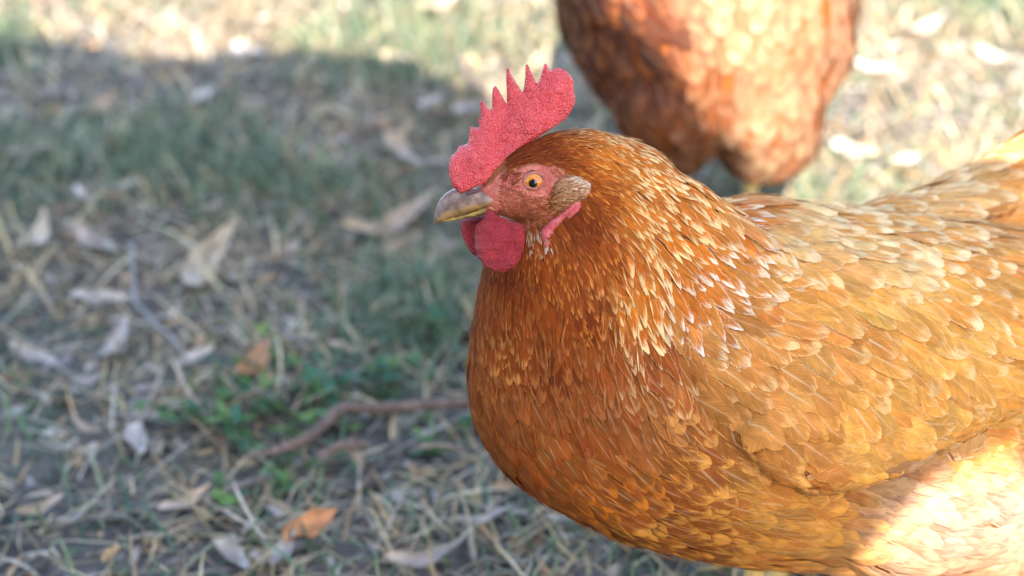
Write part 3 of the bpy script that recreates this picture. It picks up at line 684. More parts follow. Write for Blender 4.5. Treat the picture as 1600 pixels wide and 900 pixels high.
    # pale down under the earlobe
    PW = Plumage([(845, 395, .1, 1, 15, 4, (.36, .17, .08), (.50, .33, .2), .5, .2, 1, 0), (835, 370, .1, 1, 16, 4, (.36, .17, .08), (.52, .34, .21), .6, .2, 1, 0), (870, 380, .3, 1, 16, 4, (.36, .17, .08), (.62, .46, .33), .6, .2, 1, 0)], bvh)
    dpoly = [(828, 358), (850, 356), (862, 368), (860, 380), (848, 388), (832, 386)]
    PW.scatter(co, tr[in_poly(dpoly, PX(co[tr].mean(1)))], 700, lambda p, q: p @ FWD < (CAM + FWD * DH) @ FWD, 1.2)
    PW.emit(PW.items, 'throat_down', root, 5)

    # ---- beak: two horny halves lofted along their length
    def loft(name, secs, colfn, parent):
        V, F, col = [], [], []; k = 20
        for (cx, top, bot, hw) in secs:
            cy = (top + bot) / 2; hh = (bot - top) / 2
            for j in range(k):
                a = 2 * math.pi * j / k
                ca, sa = math.cos(a), math.sin(a)
                y = cy - hh * (abs(sa) ** .9) * math.copysign(1, sa); z = hw * (abs(ca) ** .75) * math.copysign(1, ca)
                V.append(W(cx, y, DH - z * DH / FPX)); col.append(colfn(cx, y, sa))
        n = len(secs)
        for i in range(n - 1):
            for j in range(k): F.append((i * k + j, i * k + (j + 1) % k, (i + 1) * k + (j + 1) % k, (i + 1) * k + j))
        F.append(tuple(range(k))[::-1]); F.append(tuple((n - 1) * k + j for j in range(k)))
        return build(name, V, F, M_BEAK, parent, attrs={'col': ('FLOAT_COLOR', rgba(col))})
    def zs(rows): return [(660 + x / 2.5, 80 + t / 2.5, 80 + b / 2.5, h) for x, t, b, h in rows]
    def ucol(x, y, sa):
        t = (x - 678) / 100; v = np.array((.16, .10, .08)) * (1 - t) + np.array((.30, .16, .10)) * t
        if sa < -.55: v = v * .45 + np.array((.42, .24, .05)) * .55
        if x < 686: v = v * .8
        return np.clip(v, 0, 1)
    up = zs([(42, 664, 680, 2), (46, 638, 681, 5), (56, 603, 673, 8), (70, 576, 666, 11), (92, 553, 660, 13.5), (118, 538, 652, 16), (150, 535, 642, 19), (185, 530, 630, 22), (225, 535, 618, 24), (270, 555, 606, 24), (305, 578, 604, 20)])
    ub = loft('upper_beak', up, ucol, root)
    lo = zs([(76, 662, 668, 3), (95, 655, 667, 7), (125, 648, 661, 10), (160, 640, 655, 13), (200, 625, 648, 16), (240, 610, 640, 19), (285, 598, 628, 18)])
    loft('lower_beak', lo, lambda x, y, sa: (.44, .26, .06), root)
    # nostril: a dark slit under a fleshy flap
    for sd in (1, -1):
        no = zoomed([(168, 556), (190, 548), (212, 535), (226, 530), (228, 540), (214, 552), (192, 560), (174, 563)])
        b_ = puffy('nostril', no, DH, 2.0, 5, sd * 21, M_NOSTRIL, ub, 2.5)
    # ---- eyes
    for sd in (1, -1):
        s = DH / FPX; c = W(834.5, 282.5, DH - sd * 27 * s * 1.0); r = 20.5 * s
        bm = bmesh.new(); bmesh.ops.create_uvsphere(bm, u_segments=48, v_segments=48, radius=r)
        axis = Vector((-.10 * 1, -sd * 1.0, .16)).normalized() if sd > 0 else Vector((-.1, 1, .1)).normalized()
        q = Vector((0, 0, 1)).rotation_difference(axis)
        iris = []
        for v in bm.verts:
            iris.append(math.acos(max(-1, min(1, v.co.normalized().z))) / 1.0)
        bmesh.ops.transform(bm, matrix=Matrix.Translation(Vector(c)) @ q.to_matrix().to_4x4(), verts=bm.verts)
        me = bpy.data.meshes.new('eye'); bm.to_mesh(me); bm.free(); set_attr(me, 'iris', 'FLOAT', np.array(iris) / 1.15)
        ey = mesh_obj('eye', me, M_EYE, root)
        # eyelids: an almond ring of skin round the opening
        V, F = [], []; n, k = 48, 8
        for i in range(n):
            a = 2 * math.pi * i / n
            ex = 17.5 * math.cos(a); eyy = (13.2 if math.sin(a) > 0 else 13.0) * abs(math.sin(a)) ** .92 * math.copysign(1, math.sin(a)) + 1.5 * math.cos(a)
            for j in range(k):
                b = 2 * math.pi * j / k
                rr = 3.4 + .5 * noise.noise((i * .7, j, 0)); f = 1 + rr * math.cos(b) / 16
                dome = math.sqrt(max(0, 20.5 ** 2 - (ex * f) ** 2 - (eyy * f) ** 2)) + 27
                z = dome - .8 + rr * math.sin(b) * .8
                V.append(W(834.5 + ex * f, 282.5 - eyy * f, DH - sd * z * s))
        for i in range(n):
            for j in range(k):
                f = (i * k + j, ((i + 1) % n) * k + j, ((i + 1) % n) * k + (j + 1) % k, i * k + (j + 1) % k)
                F.append(f if sd > 0 else f[::-1])
        build('eyelid', V, F, M_LID, ey)

    # ---- legs: feathered thigh is body; scaly shank, three front toes and one behind
    for sx, sy in ((0.135, 0.885), (0.19, 0.97)):
        leg = make_leg(Vector((sx + .01, sy, .125)), Vector((sx, sy, .028)), root)
    # ---- tail: long feathers fanned about the rump's end
    tb = W(1640, 290, 1.07)
    for k in range(-3, 4):
        V, F, UVA = [], [], []; rows = 15; L = .15; wd = .038
        dirv = (RIGHT * .62 + UP * .78).copy(); dirv /= np.linalg.norm(dirv)
        lat = FWD
        a = math.radians(9 * k); dv = dirv * math.cos(a) + lat * math.sin(a); nv = np.cross(dv, np.cross(lat, dv)); wv = np.cross(dv, lat); wv /= np.linalg.norm(wv)
        vs = np.linspace(0, 1, rows); pr = profile(vs, 0)
        for i, v in enumerate(vs):
            for u in (-1, -.5, 0, .5, 1):
                jag = (1 if i % 2 == 0 else .93) if abs(u) == 1 else 1
                V.append(tb + dv * (v * L) + wv * (u * pr[i] * wd / 2 * jag) + lat * (k * .006 - .004 * u * u + .02 * np.sign(k) * v * v))
                UVA.append((u, v, .1 * k + .5))
        F = [(i * 5 + j, i * 5 + j + 1, (i + 1) * 5 + j + 1, (i + 1) * 5 + j) for i in range(rows - 1) for j in range(4)]
        n = len(V)
        build('tail_feather', V, F, M_FEATHER, root, attrs={'fuv': ('FLOAT_VECTOR', UVA), 'col': ('FLOAT_COLOR', np.tile([.42, .19, .06, 1], (n, 1))), 'tip': ('FLOAT_COLOR', np.tile([.62, .40, .2, .85], (n, 1))), 'shaft': ('FLOAT', np.full(n, .5))})
    return root

def tube(pts, radii, k=8):
    V, F = [], []; pts = [np.array(p, float) for p in pts]
    for i, p in enumerate(pts):
        d = pts[min(i + 1, len(pts) - 1)] - pts[max(i - 1, 0)]; d /= np.linalg.norm(d) + 1e-12
        a = np.cross(d, [0.31, .17, .93]); a /= np.linalg.norm(a); b = np.cross(d, a)
        for j in range(k):
            t = 2 * math.pi * j / k; V.append(p + (a * math.cos(t) + b * math.sin(t)) * radii[i])
    for i in range(len(pts) - 1):
        for j in range(k): F.append((i * k + j, (i + 1) * k + j, (i + 1) * k + (j + 1) % k, i * k + (j + 1) % k))
    F.append(tuple(range(k))); F.append(tuple((len(pts) - 1) * k + j for j in reversed(range(k))))
    return V, F
def make_leg(top, ankle, root, back=(-1, 0)):
    V, F = [], []
    def add(pts, rad):
        v, f = tube(pts, rad); o = len(V); V.extend(v); F.extend([tuple(i + o for i in q) for q in f])
    t, a = np.array(top), np.array(ankle)
    add([t + [0, 0, .03], t, (t + a) / 2, a + [0, 0, .004], a - [0, 0, .006]], [.011, .0075, .0055, .0062, .006])
    col_n = 0
    for ang, L in ((180, .062), (148, .052), (212, .052), (0, .026)):
        d = np.array([math.cos(math.radians(ang)), math.sin(math.radians(ang)), 0])
        z = ground_h(*(a + d * L)[:2])
        add([a - [0, 0, .004], a + d * L * .35 + [0, 0, -.010], np.array([*(a + d * L * .7)[:2], z + .009]), np.array([*(a + d * L * .92)[:2], z + .006]), np.array([*(a + d * (L + .012))[:2], z + .001])], [.006, .0052, .0046, .0036, .0008])
    return build('leg', V, F, M_LEG, root, attrs={'col': ('FLOAT_COLOR', np.tile([.55, .36, .12, 1], (len(V), 1)))})
HEN = make_hen()

# ------------------------------------------------------------------ the second hen, seen from behind
def make_far_hen():
    root = empty('hen', (W(1110, 200, 1.50)[0], 1.45, 0.0))
    tag(root, 'second orange brown hen standing behind, rump and thighs half in sun, head out of frame', 'hen', 'hens')
    bm = bmesh.new()
    chain_into(bm, [(1112, 20, 1.42, 218, 200), (1105, -30, 1.50, 240, 230), (1090, -90, 1.60, 225, 220), (1070, -180, 1.68, 180, 160), (1060, -300, 1.72, 110, 95), (1050, -400, 1.74, 80, 70)])
    chain_into(bm, [(1100, -30, 1.42, 170, 160), (1110, -140, 1.36, 110, 90), (1120, -270, 1.32, 80, 40)])
    chain_into(bm, [(1052, 155, 1.40, 94, 100), (1054, 200, 1.42, 74, 80)]); chain_into(bm, [(1182, 155, 1.40, 100, 100), (1195, 196, 1.42, 90, 85)])
    chain_into(bm, [(1250, 80, 1.42, 80, 90), (1200, 130, 1.41, 95, 90)])
    me = remeshed(bm, .003, 12, 'body'); co, tr = arrays(me); set_attr(me, 'skin', 'FLOAT', np.zeros(len(co)))
    mesh_obj('body', me, M_BODY, root)
    bvh = bvh_of(co, tr)
    bm = bmesh.new()
    chain_into(bm, [(930, -60, 1.44, 75, 130), (985, 0, 1.38, 82, 50), (1010, 20, 1.36, 60, 30)]); wme = remeshed(bm, .003, 10, 'wing'); wc, wt = arrays(wme); set_attr(wme, 'skin', 'FLOAT', np.zeros(len(wc)))
    wing = mesh_obj('wing', wme, M_BODY, root)
    bm = bmesh.new()
    chain_into(bm, [(1290, -70, 1.44, 70, 130), (1235, -20, 1.38, 78, 50)]); wme2 = remeshed(bm, .003, 10, 'wing'); wc2, wt2 = arrays(wme2); set_attr(wme2, 'skin', 'FLOAT', np.zeros(len(wc2)))
    mesh_obj('wing', wme2, M_BODY, root)
    aco = np.concatenate([co, wc, wc2]); atr = np.concatenate([tr, wt + len(co), wt2 + len(co) + len(wc)])
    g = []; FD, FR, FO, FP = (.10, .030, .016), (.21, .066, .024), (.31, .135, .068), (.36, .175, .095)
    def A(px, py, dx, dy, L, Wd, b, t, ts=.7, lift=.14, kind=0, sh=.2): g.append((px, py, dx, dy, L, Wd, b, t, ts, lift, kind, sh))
    A(930, -20, .6, 1, 70, 40, FD, FR); A(900, 60, .4, 1, 60, 34, FD, FR); A(960, 120, .5, 1, 60, 34, FD, FR); A(1010, 40, 1, .5, 70, 36, FD, FD)  # left side feathers coloured darker, painting in the shade on that side
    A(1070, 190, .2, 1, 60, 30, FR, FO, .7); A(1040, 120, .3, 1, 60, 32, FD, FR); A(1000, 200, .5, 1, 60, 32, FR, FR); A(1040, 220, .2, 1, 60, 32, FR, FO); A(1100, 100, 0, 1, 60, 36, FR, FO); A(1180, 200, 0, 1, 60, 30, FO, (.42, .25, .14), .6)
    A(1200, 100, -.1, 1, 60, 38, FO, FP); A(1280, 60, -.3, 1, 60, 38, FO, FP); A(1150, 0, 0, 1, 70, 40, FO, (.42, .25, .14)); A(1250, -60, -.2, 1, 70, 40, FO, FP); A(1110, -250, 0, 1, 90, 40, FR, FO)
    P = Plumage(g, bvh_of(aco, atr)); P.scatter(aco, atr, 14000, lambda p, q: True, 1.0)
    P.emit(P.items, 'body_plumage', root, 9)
    for x in (1060, 1180):
        p = W(x, 205, 1.58); make_leg(Vector((p[0], p[1], .13)), Vector((p[0], p[1] + .01, .028)), root)
    # head, beyond the top of the frame: comb and beak
    hp = PX(W(1050, -420, 1.76))
    puffy('comb', [(1000, -470), (1015, -560), (1030, -500), (1050, -590), (1065, -510), (1090, -580), (1105, -470)], 1.74, 12, 30, 0, M_COMB, root, 12)
    v, f = tube([W(1040, -410, 1.80), W(1030, -400, 1.85), W(1022, -385, 1.89)], [.016, .011, .001]); build('beak', v, f, M_BEAK, root, attrs={'col': ('FLOAT_COLOR', np.tile([.45, .28, .1, 1], (len(v), 1)))})
    return root
make_far_hen()

# ------------------------------------------------------------------ grass and litter
def blades(name, n, xr, yr, hl, cols, tilt, wr, densfn=None, label=None):
    V = np.empty((n, 7, 3)); col = np.empty((n, 7, 4)); k = 0
    while k < n:
        x = rng.uniform(*xr); y = rng.uniform(*yr)
        d = densfn(x, y) if densfn else 1.0
        if rng.random() > d: continue
        L = rng.uniform(*hl); a = rng.uniform(0, 2 * math.pi); tl = math.radians(rng.uniform(*tilt)); wd = rng.uniform(*wr)
        dx, dy = math.cos(a), math.sin(a); sx, sy = -dy, dx
        c = np.array(cols[rng.integers(len(cols))]) * rng.uniform(.7, 1.25)
        bend = rng.uniform(-.2, .8); z0 = ground_h(x, y) - .002; cur = rng.normal(0, .25)
        for i, t in enumerate((0, .35, .7)):
            e = tl - bend * t; hx = L * t * math.cos(e); hz = L * t * max(math.sin(e), .04)
            lx = cur * L * t * t
            for j, s_ in enumerate((-1, 1)):
                ww = wd * (1 - .45 * t)
                V[k, i * 2 + j] = (x + dx * hx + sx * (lx + s_ * ww), y + dy * hx + sy * (lx + s_ * ww), z0 + hz)
        e = tl - bend; V[k, 6] = (x + dx * L * math.cos(e) + sx * cur * L, y + dy * L * math.cos(e) + sy * cur * L, z0 + max(L * math.sin(e), .003))
        col[k] = (*c, 1); k += 1
    o = np.arange(n)[:, None] * 7
    F4 = np.concatenate([o + [0, 1, 3, 2], o + [2, 3, 5, 4]]); F3 = o + [4, 5, 6]
    me = bpy.data.meshes.new(name); co = V.reshape(-1, 3)
    me.vertices.add(len(co)); me.vertices.foreach_set('co', co.ravel().astype(np.float32))
    loops = np.concatenate([F4.ravel(), F3.ravel()]).astype(np.int32)
    st = np.concatenate([np.arange(0, F4.size, 4), F4.size + np.arange(0, F3.size, 3)]).astype(np.int32)
    me.loops.add(len(loops)); me.loops.foreach_set('vertex_index', loops)
    me.polygons.add(len(st)); me.polygons.foreach_set('loop_start', st); me.update(calc_edges=True)
    set_attr(me, 'col', 'FLOAT_COLOR', col.reshape(-1, 4))
    return tag(mesh_obj(name, me, M_GRASS), label, 'grass', kind='stuff')
STRAW = [(.575, .438, .237), (.700, .575, .362), (.425, .312, .188), (.275, .206, .138), (.625, .525, .413), (.500, .338, .175)]
GREEN = [(.120, .192, .102), (.156, .216, .102), (.216, .252, .144), (.102, .168, .108), (.264, .282, .180), (.072, .120, .072)]
def patch(x, y, f, o): return noise.noise((x * f + o, y * f, o * 1.7)) * .5 + .5
XR, YR = (-1.05, 1.15), (.75, 3.3)
def near_line(x, y): return 1.0
blades('dry_grass', 60000, XR, YR, (.02, .065), STRAW, (3, 45), (.0008, .0020), lambda x, y: .35 + .65 * max(0, min(1, (patch(x, y, 5, 3.3) - .3) * 2.2)), 'dry straw coloured grass matted over the ground')
gs = G(640, 490)
def gd(x, y):
    a = max(0, min(1, (patch(x, y, 4, 11.0) - .42) * 3.2)) * (.3 + .7 * max(0, min(1, (y - 1.25) / .4)))
    b = math.exp(-((x - gs[0]) ** 2 / .006 + (y - gs[1]) ** 2 / .012))
    return max(.05, a * .8, b)
blades('green_grass', 46000, XR, YR, (.015, .05), GREEN, (15, 75), (.0008, .0019), gd, 'short green grass growing in loose patches between dead leaves')

def leaf_mesh(L, wd, curl, twist, n=10, fold=.2, tip=1.0, notch=0.0):
    """a thin dry leaf: two skins a fraction of a millimetre apart, curled along and across"""
    V = []; cols = (-1, -.5, 0, .5, 1)
    for th in (0, 1):
        for i in range(n + 1):
            t = i / n; ww = wd / 2 * (math.sin(math.pi * min(t ** .8, 1)) ** .8 if 0 < t < 1 else 0.02) * (1 + notch * math.sin(t * 19))
            ax = curl * (t - .5); x = L * (t - .5); z = L * .5 * curl * (t - .5) ** 2 * 2
            sw = .10 * L * math.sin(t * 2.6) * twist
            for u in cols:
                tw = twist * (t - .5)
                yy = u * ww; zz = fold * ww * u * u + abs(u) ** 1.5 * ww * .25 * math.sin(t * 11)
                V.append((x, yy * math.cos(tw) - zz * math.sin(tw) + sw, z + yy * math.sin(tw) + zz * math.cos(tw) + (0 if th == 0 else .0005)))
    m = (n + 1) * 5; F = []
    for i in range(n):
        for j in range(4):
            a, b, c, d = i * 5 + j, i * 5 + j + 1, (i + 1) * 5 + j + 1, (i + 1) * 5 + j
            F.append((d, c, b, a)); F.append((m + a, m + b, m + c, m + d))
        for j in (0, 4):
            a, d = i * 5 + j, (i + 1) * 5 + j
            F.append((a, m + a, m + d, d) if j == 4 else (d, m + d, m + a, a))
    return np.array(V), F
def leaf_between(a, b, width, c1, c2, label, group='fallen leaves', lift=.008, curl=.5, twist=.6, name='fallen_leaf', tilt=0.0, cat='leaf', fold=.3, notch=0.0):
    A, B = G(*a), G(*b); L = np.linalg.norm(B - A); c = (A + B) / 2
    V, F = leaf_mesh(L, L * width * (.78 if width < .44 else .9), curl, twist, n=14, fold=fold, notch=notch)
    t = np.clip(V[:, 0] / L + .5, 0, 1)[:, None]; col = np.array(c1) * (1 - t) + np.array(c2) * t
    col = col * (1 + .18 * np.sin(t * 9 + V[:, 1:2] * 400))
    me = bpy.data.meshes.new(name); me.from_pydata([tuple(v) for v in V], [], F); set_attr(me, 'col', 'FLOAT_COLOR', rgba(np.clip(col, 0, 1)))
    o = bpy.data.objects.new(name, me); C.objects.link(o); me.materials.append(M_LEAF); me.shade_smooth()
    ang = math.atan2(B[1] - A[1], B[0] - A[0]); lo = V[:, 2].min()
    o.location = (c[0], c[1], ground_h(c[0], c[1]) - lo + lift); o.rotation_euler = (tilt, 0, ang)
    return tag(o, label, cat, group)
def scatter_litter(n):
    Vs, Fs, Cs = [], [], []; o = 0
    pal = [(.425, .362, .312), (.500, .425, .350), (.338, .263, .213), (.188, .131, .100), (.425, .263, .138), (.288, .250, .231), (.550, .475, .413), (.475, .288, .144), (.138, .100, .081), (.250, .175, .125)]
    for _ in range(n):
        x, y = rng.uniform(*XR), rng.uniform(*YR); L = rng.uniform(.006, .03); V, F = leaf_mesh(L, L * rng.uniform(.18, .45), rng.uniform(-.6, .9), rng.uniform(-1.5, 1.5), n=4, fold=rng.uniform(0, .5))
        a = rng.uniform(0, 6.28); tl = rng.normal(0, .35); ca, sa = math.cos(a), math.sin(a)
        V = np.stack([V[:, 0], V[:, 1] * math.cos(tl) - V[:, 2] * math.sin(tl), V[:, 1] * math.sin(tl) + V[:, 2] * math.cos(tl)], 1)
        V = np.stack([V[:, 0] * ca - V[:, 1] * sa + x, V[:, 0] * sa + V[:, 1] * ca + y, V[:, 2] - V[:, 2].min() * .6 + ground_h(x, y) + .001], 1)
        c = np.array(pal[rng.integers(len(pal))]) * rng.uniform(.7, 1.15)
        Vs.append(V); Fs += [tuple(i + o for i in f) for f in F]; Cs.append(np.tile([*c, 1], (len(V), 1))); o += len(V)
    tag(build('leaf_litter', np.concatenate(Vs), Fs, M_LITTER, attrs={'col': ('FLOAT_COLOR', np.concatenate(Cs))}), 'broken bits of dead leaf and bark strewn over the ground', 'litter', kind='stuff')
scatter_litter(11000)

# the leaves one can tell apart
PL, GR, CR, OR, BR, WH = (.42, .33, .26), (.31, .265, .24), (.50, .38, .25), (.50, .21, .068), (.33, .17, .09), (.47, .415, .37)
TAN2 = (.44, .29, .16)
LEAVES = [
 ((528, 366), (668, 306), .26, TAN2, PL, 'large curled tan leaf on the grass left of the beak tip'),
 ((548, 386), (642, 352), .24, GR, TAN2, 'grey and tan leaf tucked just below the large curled leaf by the beak'),
 ((288, 484), (366, 374), .24, PL, CR, 'long pale strap leaf standing on its tip left of the wattles'),
 ((160, 304), (228, 290), .30, PL, WH, 'pale hooked leaf at the left edge lying above a brown one'),
 ((118, 308), (160, 324), .34, WH, PL, 'broad pale leaf at the left edge touching the hooked one'),
 ((156, 322), (206, 318), .32, TAN2, CR, 'small tan leaf under the pale hooked leaf'),
 ((364, 74), (424, 86), .55, WH, WH, 'rounded white leaf just inside the far shadow edge'),
 ((300, 178), (338, 148), .34, PL, WH, 'small pale leaf alone on the shaded grass below the rounded white one'),
 ((376, 160), (408, 158), .4, GR, WH, 'tiny grey white leaf right of the small pale one'),
 ((118, 188), (178, 168), .26, GR, TAN2, 'lilac grey leaf with a tan end at the upper left edge'),
 ((598, 212), (628, 258), .34, TAN2, PL, 'short tan leaf leaning up beside a grey strip'),
 ((625, 256), (702, 264), .26, GR, WH, 'grey strip leaf behind the front of the comb'),
 ((628, 182), (694, 168), .42, GR, WH, 'flat grey leaf left of the comb in the shade'),
 ((686, 190), (752, 176), .44, WH, GR, 'flat pale leaf touching the front edge of the comb'),
 ((118, 366), (192, 404), .30, PL, GR, 'pale grey leaf at the left edge above the thin grey twig'),
 ((112, 474), (208, 478), .30, WH, PL, 'broad whitish leaf at the left edge beside the thin grey twig'),
 ((160, 578), (206, 508), .28, PL, GR, 'narrow pale leaf leaning up below the thin grey twig'),
 ((274, 592), (338, 556), .30, WH, PL, 'rolled whitish leaf above the green weeds'),
 ((178, 664), (252, 662), .30, GR, PL, 'flat grey leaf left of the green weeds'),
 ((210, 684), (226, 732), .42, WH, PL, 'white folded leaf pointing down beneath the flat grey leaf'),
 ((118, 664), (164, 680), .3, PL, TAN2, 'small cream leaf at the left edge level with the weeds'),
 ((248, 808), (328, 764), .34, PL, (.60, .36, .18), 'grey leaf with an orange end in the lower left'),
 ((444, 866), (528, 818), .46, OR, (.50, .20, .08), 'orange brown broad leaf in the bottom foreground'),
 ((430, 905), (466, 850), .40, GR, WH, 'grey leaf propped below the orange brown broad leaf'),
 ((338, 858), (394, 906), .34, PL, GR, 'pale striped leaf cut by the bottom edge'),
 ((598, 902), (724, 866), .30, PL, GR, 'long pale leaf lying along the bottom edge under the breast'),
 ((366, 604), (408, 550), .42, OR, BR, 'burnt orange leaf standing at the top of the weed patch'),
 ((646, 30), (716, 4), .34, CR, PL, 'cream leaf in the sun at the top of the frame'),
 ((588, 88), (644, 100), .4, CR, PL, 'cream leaf in the sun on the far shadow edge'),
 ((420, 532), (500, 548), .26, GR, PL, 'grey bark strip in front of the bare soil'),
 ((512, 540), (600, 532), .30, PL, TAN2, 'pale bark strip joined to the grey one at its right'),
 ((1148, 896), (1202, 884), .45, WH, WH, 'white leaf on the ground right under the belly'),
 ((1300, 220), (1385, 236), .40, WH, CR, 'bright sunlit leaf right of the far hen'),
 ((1390, 262), (1440, 250), .44, CR, WH, 'sunlit cream leaf above the tail'),
 ((1330, 120), (1400, 130), .36, WH, PL, 'bleached leaf in full sun beside the far hen'),
 ((1400, 60), (1470, 40), .38, CR, WH, 'bleached cream leaf in the upper right corner'),
 ((700, 818), (800, 790), .20, GR, WH, 'thin grey leaf on the ground beneath the lower breast'),
 ((712, 790), (830, 812), .16, PL, GR, 'long narrow pale leaf crossing below the breast'),
 ((20, 560), (96, 590), .3, PL, GR, 'pale leaf at the far left below the middle'),
 ((10, 250), (80, 236), .34, GR, PL, 'grey leaf at the far left above the middle'),
 ((24, 820), (100, 790), .3, TAN2, PL, 'tan leaf at the far left near the bottom'),
 ((30, 420), (70, 360), .3, PL, CR, 'pale leaf standing at the far left'),
 ((1520, 90), (1590, 110), .35, WH, CR, 'bleached leaf at the far right above the tail'),
 ((160, 892), (188, 866), .4, (.58, .36, .16), TAN2, 'small ochre leaf in the lower left corner'),
 ((300, 330), (352, 318), .3, GR, PL, 'dull grey leaf on the shaded grass in the left middle'),
 ((440, 300), (486, 306), .3, GR, GR, 'faint grey leaf midway between the left edge and the beak'),
 ((850, 822), (916, 826), .24, WH, GR, 'pale sliver of leaf directly below the breast curve'),
]
for i, (a, b, wd, c1, c2, lab) in enumerate(LEAVES):
    leaf_between(a, b, wd, c1, c2, lab, curl=rng.uniform(.3, .9), twist=rng.choice([-1, 1]) * rng.uniform(.3, 1.15), fold=rng.uniform(.3, .9), lift=rng.uniform(.005, .014), tilt=rng.uniform(-.15, .4), notch=.12 if wd > .44 else 0.0)

# ------------------------------------------------------------------ twigs
def twig(pix, radii, c1, label, z=.015, group='fallen twigs'):
    P = []
    ctrl = [G(*p, .018) for p in pix]
    n = len(ctrl)
    for i in range(n - 1):
        p0, p1, p2, p3 = ctrl[max(i - 1, 0)], ctrl[i], ctrl[i + 1], ctrl[min(i + 2, n - 1)]
        for k in range(6):
            t = k / 6
            P.append(.5 * ((2 * p1) + (p2 - p0) * t + (2 * p0 - 5 * p1 + 4 * p2 - p3) * t * t + (3 * p1 - p0 - 3 * p2 + p3) * t ** 3))
    P.append(ctrl[-1]); m = len(P); R = []
    for i, p in enumerate(P):
        t = i / (m - 1); r = np.interp(t, np.linspace(0, 1, len(radii)), radii) * (1 + .14 * noise.noise((i * .8, z * 99, 0)))
        p[2] = ground_h(p[0], p[1]) + r * .7 + z; R.append(r)
    V, F = tube(P, R, 10)
    V = [np.array(v) + .0013 * np.array(noise.noise_vector(Vector(v) * 120)) for v in V]
    col = [np.array(c1) * (1 + .3 * noise.noise(Vector(v) * 60)) for v in V]
    c0 = P[m // 2].copy(); c0[2] = 0
    me = bpy.data.meshes.new('twig'); me.from_pydata([tuple(np.array(v) - c0) for v in V], [], F); set_attr(me, 'col', 'FLOAT_COLOR', rgba(np.clip(col, 0, 1)))
    o = bpy.data.objects.new('twig', me); C.objects.link(o); o.location = c0; me.materials.append(M_BARK); me.shade_smooth()
    return tag(o, label, 'twig', group)
twig([(376, 712), (430, 704), (480, 686), (512, 658), (540, 640), (580, 638), (640, 634), (740, 626), (800, 628)], [.0014, .0036, .0042, .0039, .0043, .0036, .0037, .003], (.17, .11, .085), 'long reddish brown bent twig lying across the weeds to the breast')
twig([(494, 716), (530, 698), (575, 690)], [.002, .0032, .0015], (.19, .12, .09), 'short dark twig just under the bent reddish one')
twig([(206, 372), (210, 460), (236, 496), (262, 520), (296, 566)], [.0011, .0015, .0016, .0012, .0007], (.30, .27, .25), 'thin grey kinked twig among the leaves on the left')
twig([(716, 84), (738, 124), (768, 156)], [.0028, .0034, .002], (.16, .12, .11), 'dark stub of twig in front of the comb spikes')
twig([(330, 782), (372, 762), (424, 742)], [.002, .003, .0014], (.17, .13, .11), 'dark twig below the weeds in the lower left')
twig([(640, 700), (690, 690), (735, 702)], [.001, .0018, .001], (.28, .2, .15), 'slim brown twig close to the lower breast')
twig([(60, 690), (150, 700), (240, 640)], [.001, .0014, .0008], (.30, .26, .22), 'slim pale twig running in from the left edge')

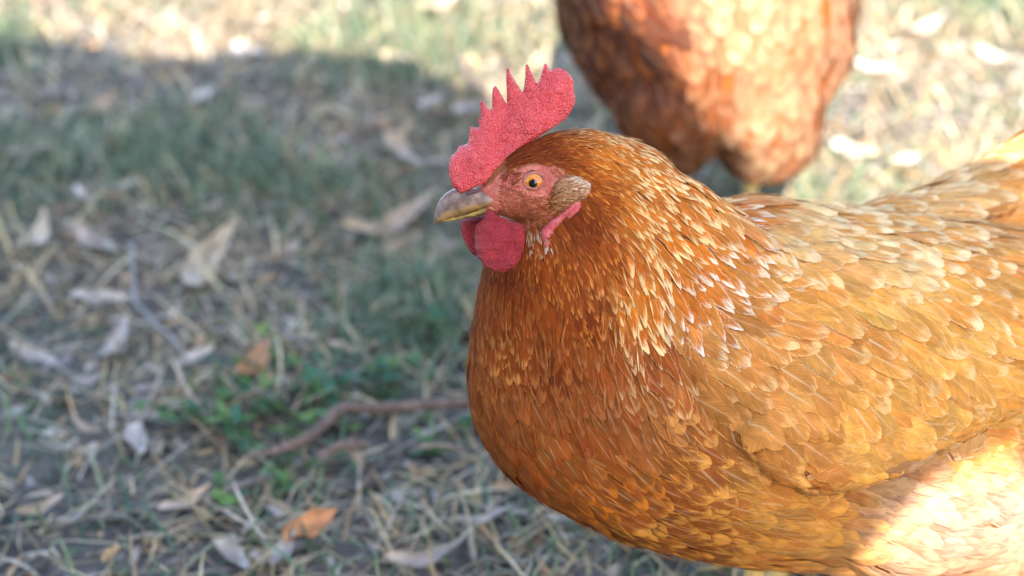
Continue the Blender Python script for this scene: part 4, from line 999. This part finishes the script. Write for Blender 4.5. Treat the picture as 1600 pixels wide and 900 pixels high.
# ------------------------------------------------------------------ weeds
def weed_leaf_mesh():
    V, F = leaf_mesh(1.0, .42, .35, .1, n=6, fold=.25); V[:, 0] += .5; V[:, 2] *= 1.0
    return V, F
WL = []
for c in ((.085, .21, .065), (.12, .26, .065), (.065, .18, .10), (.18, .30, .07)):
    V, F = weed_leaf_mesh(); me = bpy.data.meshes.new('leaf'); me.from_pydata([tuple(v) for v in V], [], F)
    set_attr(me, 'col', 'FLOAT_COLOR', rgba(np.tile(c, (len(V), 1)))); me.materials.append(M_WEED); me.shade_smooth(); WL.append(me)
def weed(px, py, n, size, label, blue=0):
    c = G(px, py); root = empty('weed', (c[0], c[1], ground_h(c[0], c[1]))); tag(root, label, 'weed', 'green weeds')
    V, F = [], []; ends = []
    for k in range(max(3, n // 3)):
        a = rng.uniform(0, 6.28); L = size * rng.uniform(.6, 1.4)
        p = [np.array([0, 0, -.002]), np.array([math.cos(a) * L * .5, math.sin(a) * L * .5, size * rng.uniform(.15, .4)]), np.array([math.cos(a) * L, math.sin(a) * L, size * rng.uniform(.15, .8)])]
        v, f = tube(p, [.0012, .001, .0006], 5); o = len(V); V += v; F += [tuple(i + o for i in q) for q in f]; ends.append((a, p))
    me = bpy.data.meshes.new('stem'); me.from_pydata([tuple(v) for v in V], [], F); set_attr(me, 'col', 'FLOAT_COLOR', np.tile([.12, .16, .05, 1], (len(V), 1)))
    st = bpy.data.objects.new('stem', me); C.objects.link(st); me.materials.append(M_WEED); st.parent = root
    for i in range(n):
        a, p = ends[i % len(ends)]; t = rng.uniform(.35, 1.0)
        q = p[1] * (1 - (t - .5) * 2) + p[2] * ((t - .5) * 2) if t > .5 else p[0] * (1 - 2 * t) + p[1] * 2 * t
        o = bpy.data.objects.new('leaf', WL[(rng.integers(4) if not blue else 2)]); C.objects.link(o); o.parent = root; o.location = q
        s = size * rng.uniform(.30, .66); o.scale = (s, s, s)
        o.rotation_euler = (rng.normal(0, .3), rng.uniform(-.7, .25), a + rng.uniform(-1.1, 1.1))
    return root
WEEDS = [(418, 700, 22, .034, 'leafy green weed at the near end of the bent twig'), (345, 668, 14, .030, 'small green weed left of the weed by the bent twig'), (480, 640, 22, .032, 'green weed growing above the bend of the twig'),
 (412, 620, 16, .030, 'green weed growing between the bent twig and the rolled whitish leaf'), (560, 612, 20, .034, 'blue green weed growing behind the bent twig'), (425, 572, 12, .028, 'yellow green weed beside the burnt orange leaf'),
 (290, 630, 12, .028, 'sparse green weed nearest the flat grey leaf'), (430, 782, 12, .032, 'tall green sprig by the dark twig below the weeds'), (690, 678, 12, .028, 'small green weed touching the breast in view'),
 (520, 585, 14, .03, 'low dark weed behind the bent twig on the left of the blue green one'), (640, 505, 16, .028, 'bright green weed on the grass left of the breast'), (600, 470, 12, .026, 'light green weed farthest from the bent twig'), (455, 735, 10, .026, 'tiny weed under the near end of the bent twig'),
 (380, 640, 16, .030, 'green weed filling the left side of the weed patch'), (520, 650, 16, .028, 'green weed tucked into the inner bend of the twig'), (330, 610, 12, .026, 'small pale green weed at the upper left of the weed patch'), (740, 690, 10, .026, 'weed half hidden behind the lower breast'), (620, 600, 12, .028, 'low green weed above the right half of the bent twig')]
for i, (x, y, n, s, lab) in enumerate(WEEDS): weed(x, y, n, s, lab, i in (4, 9))
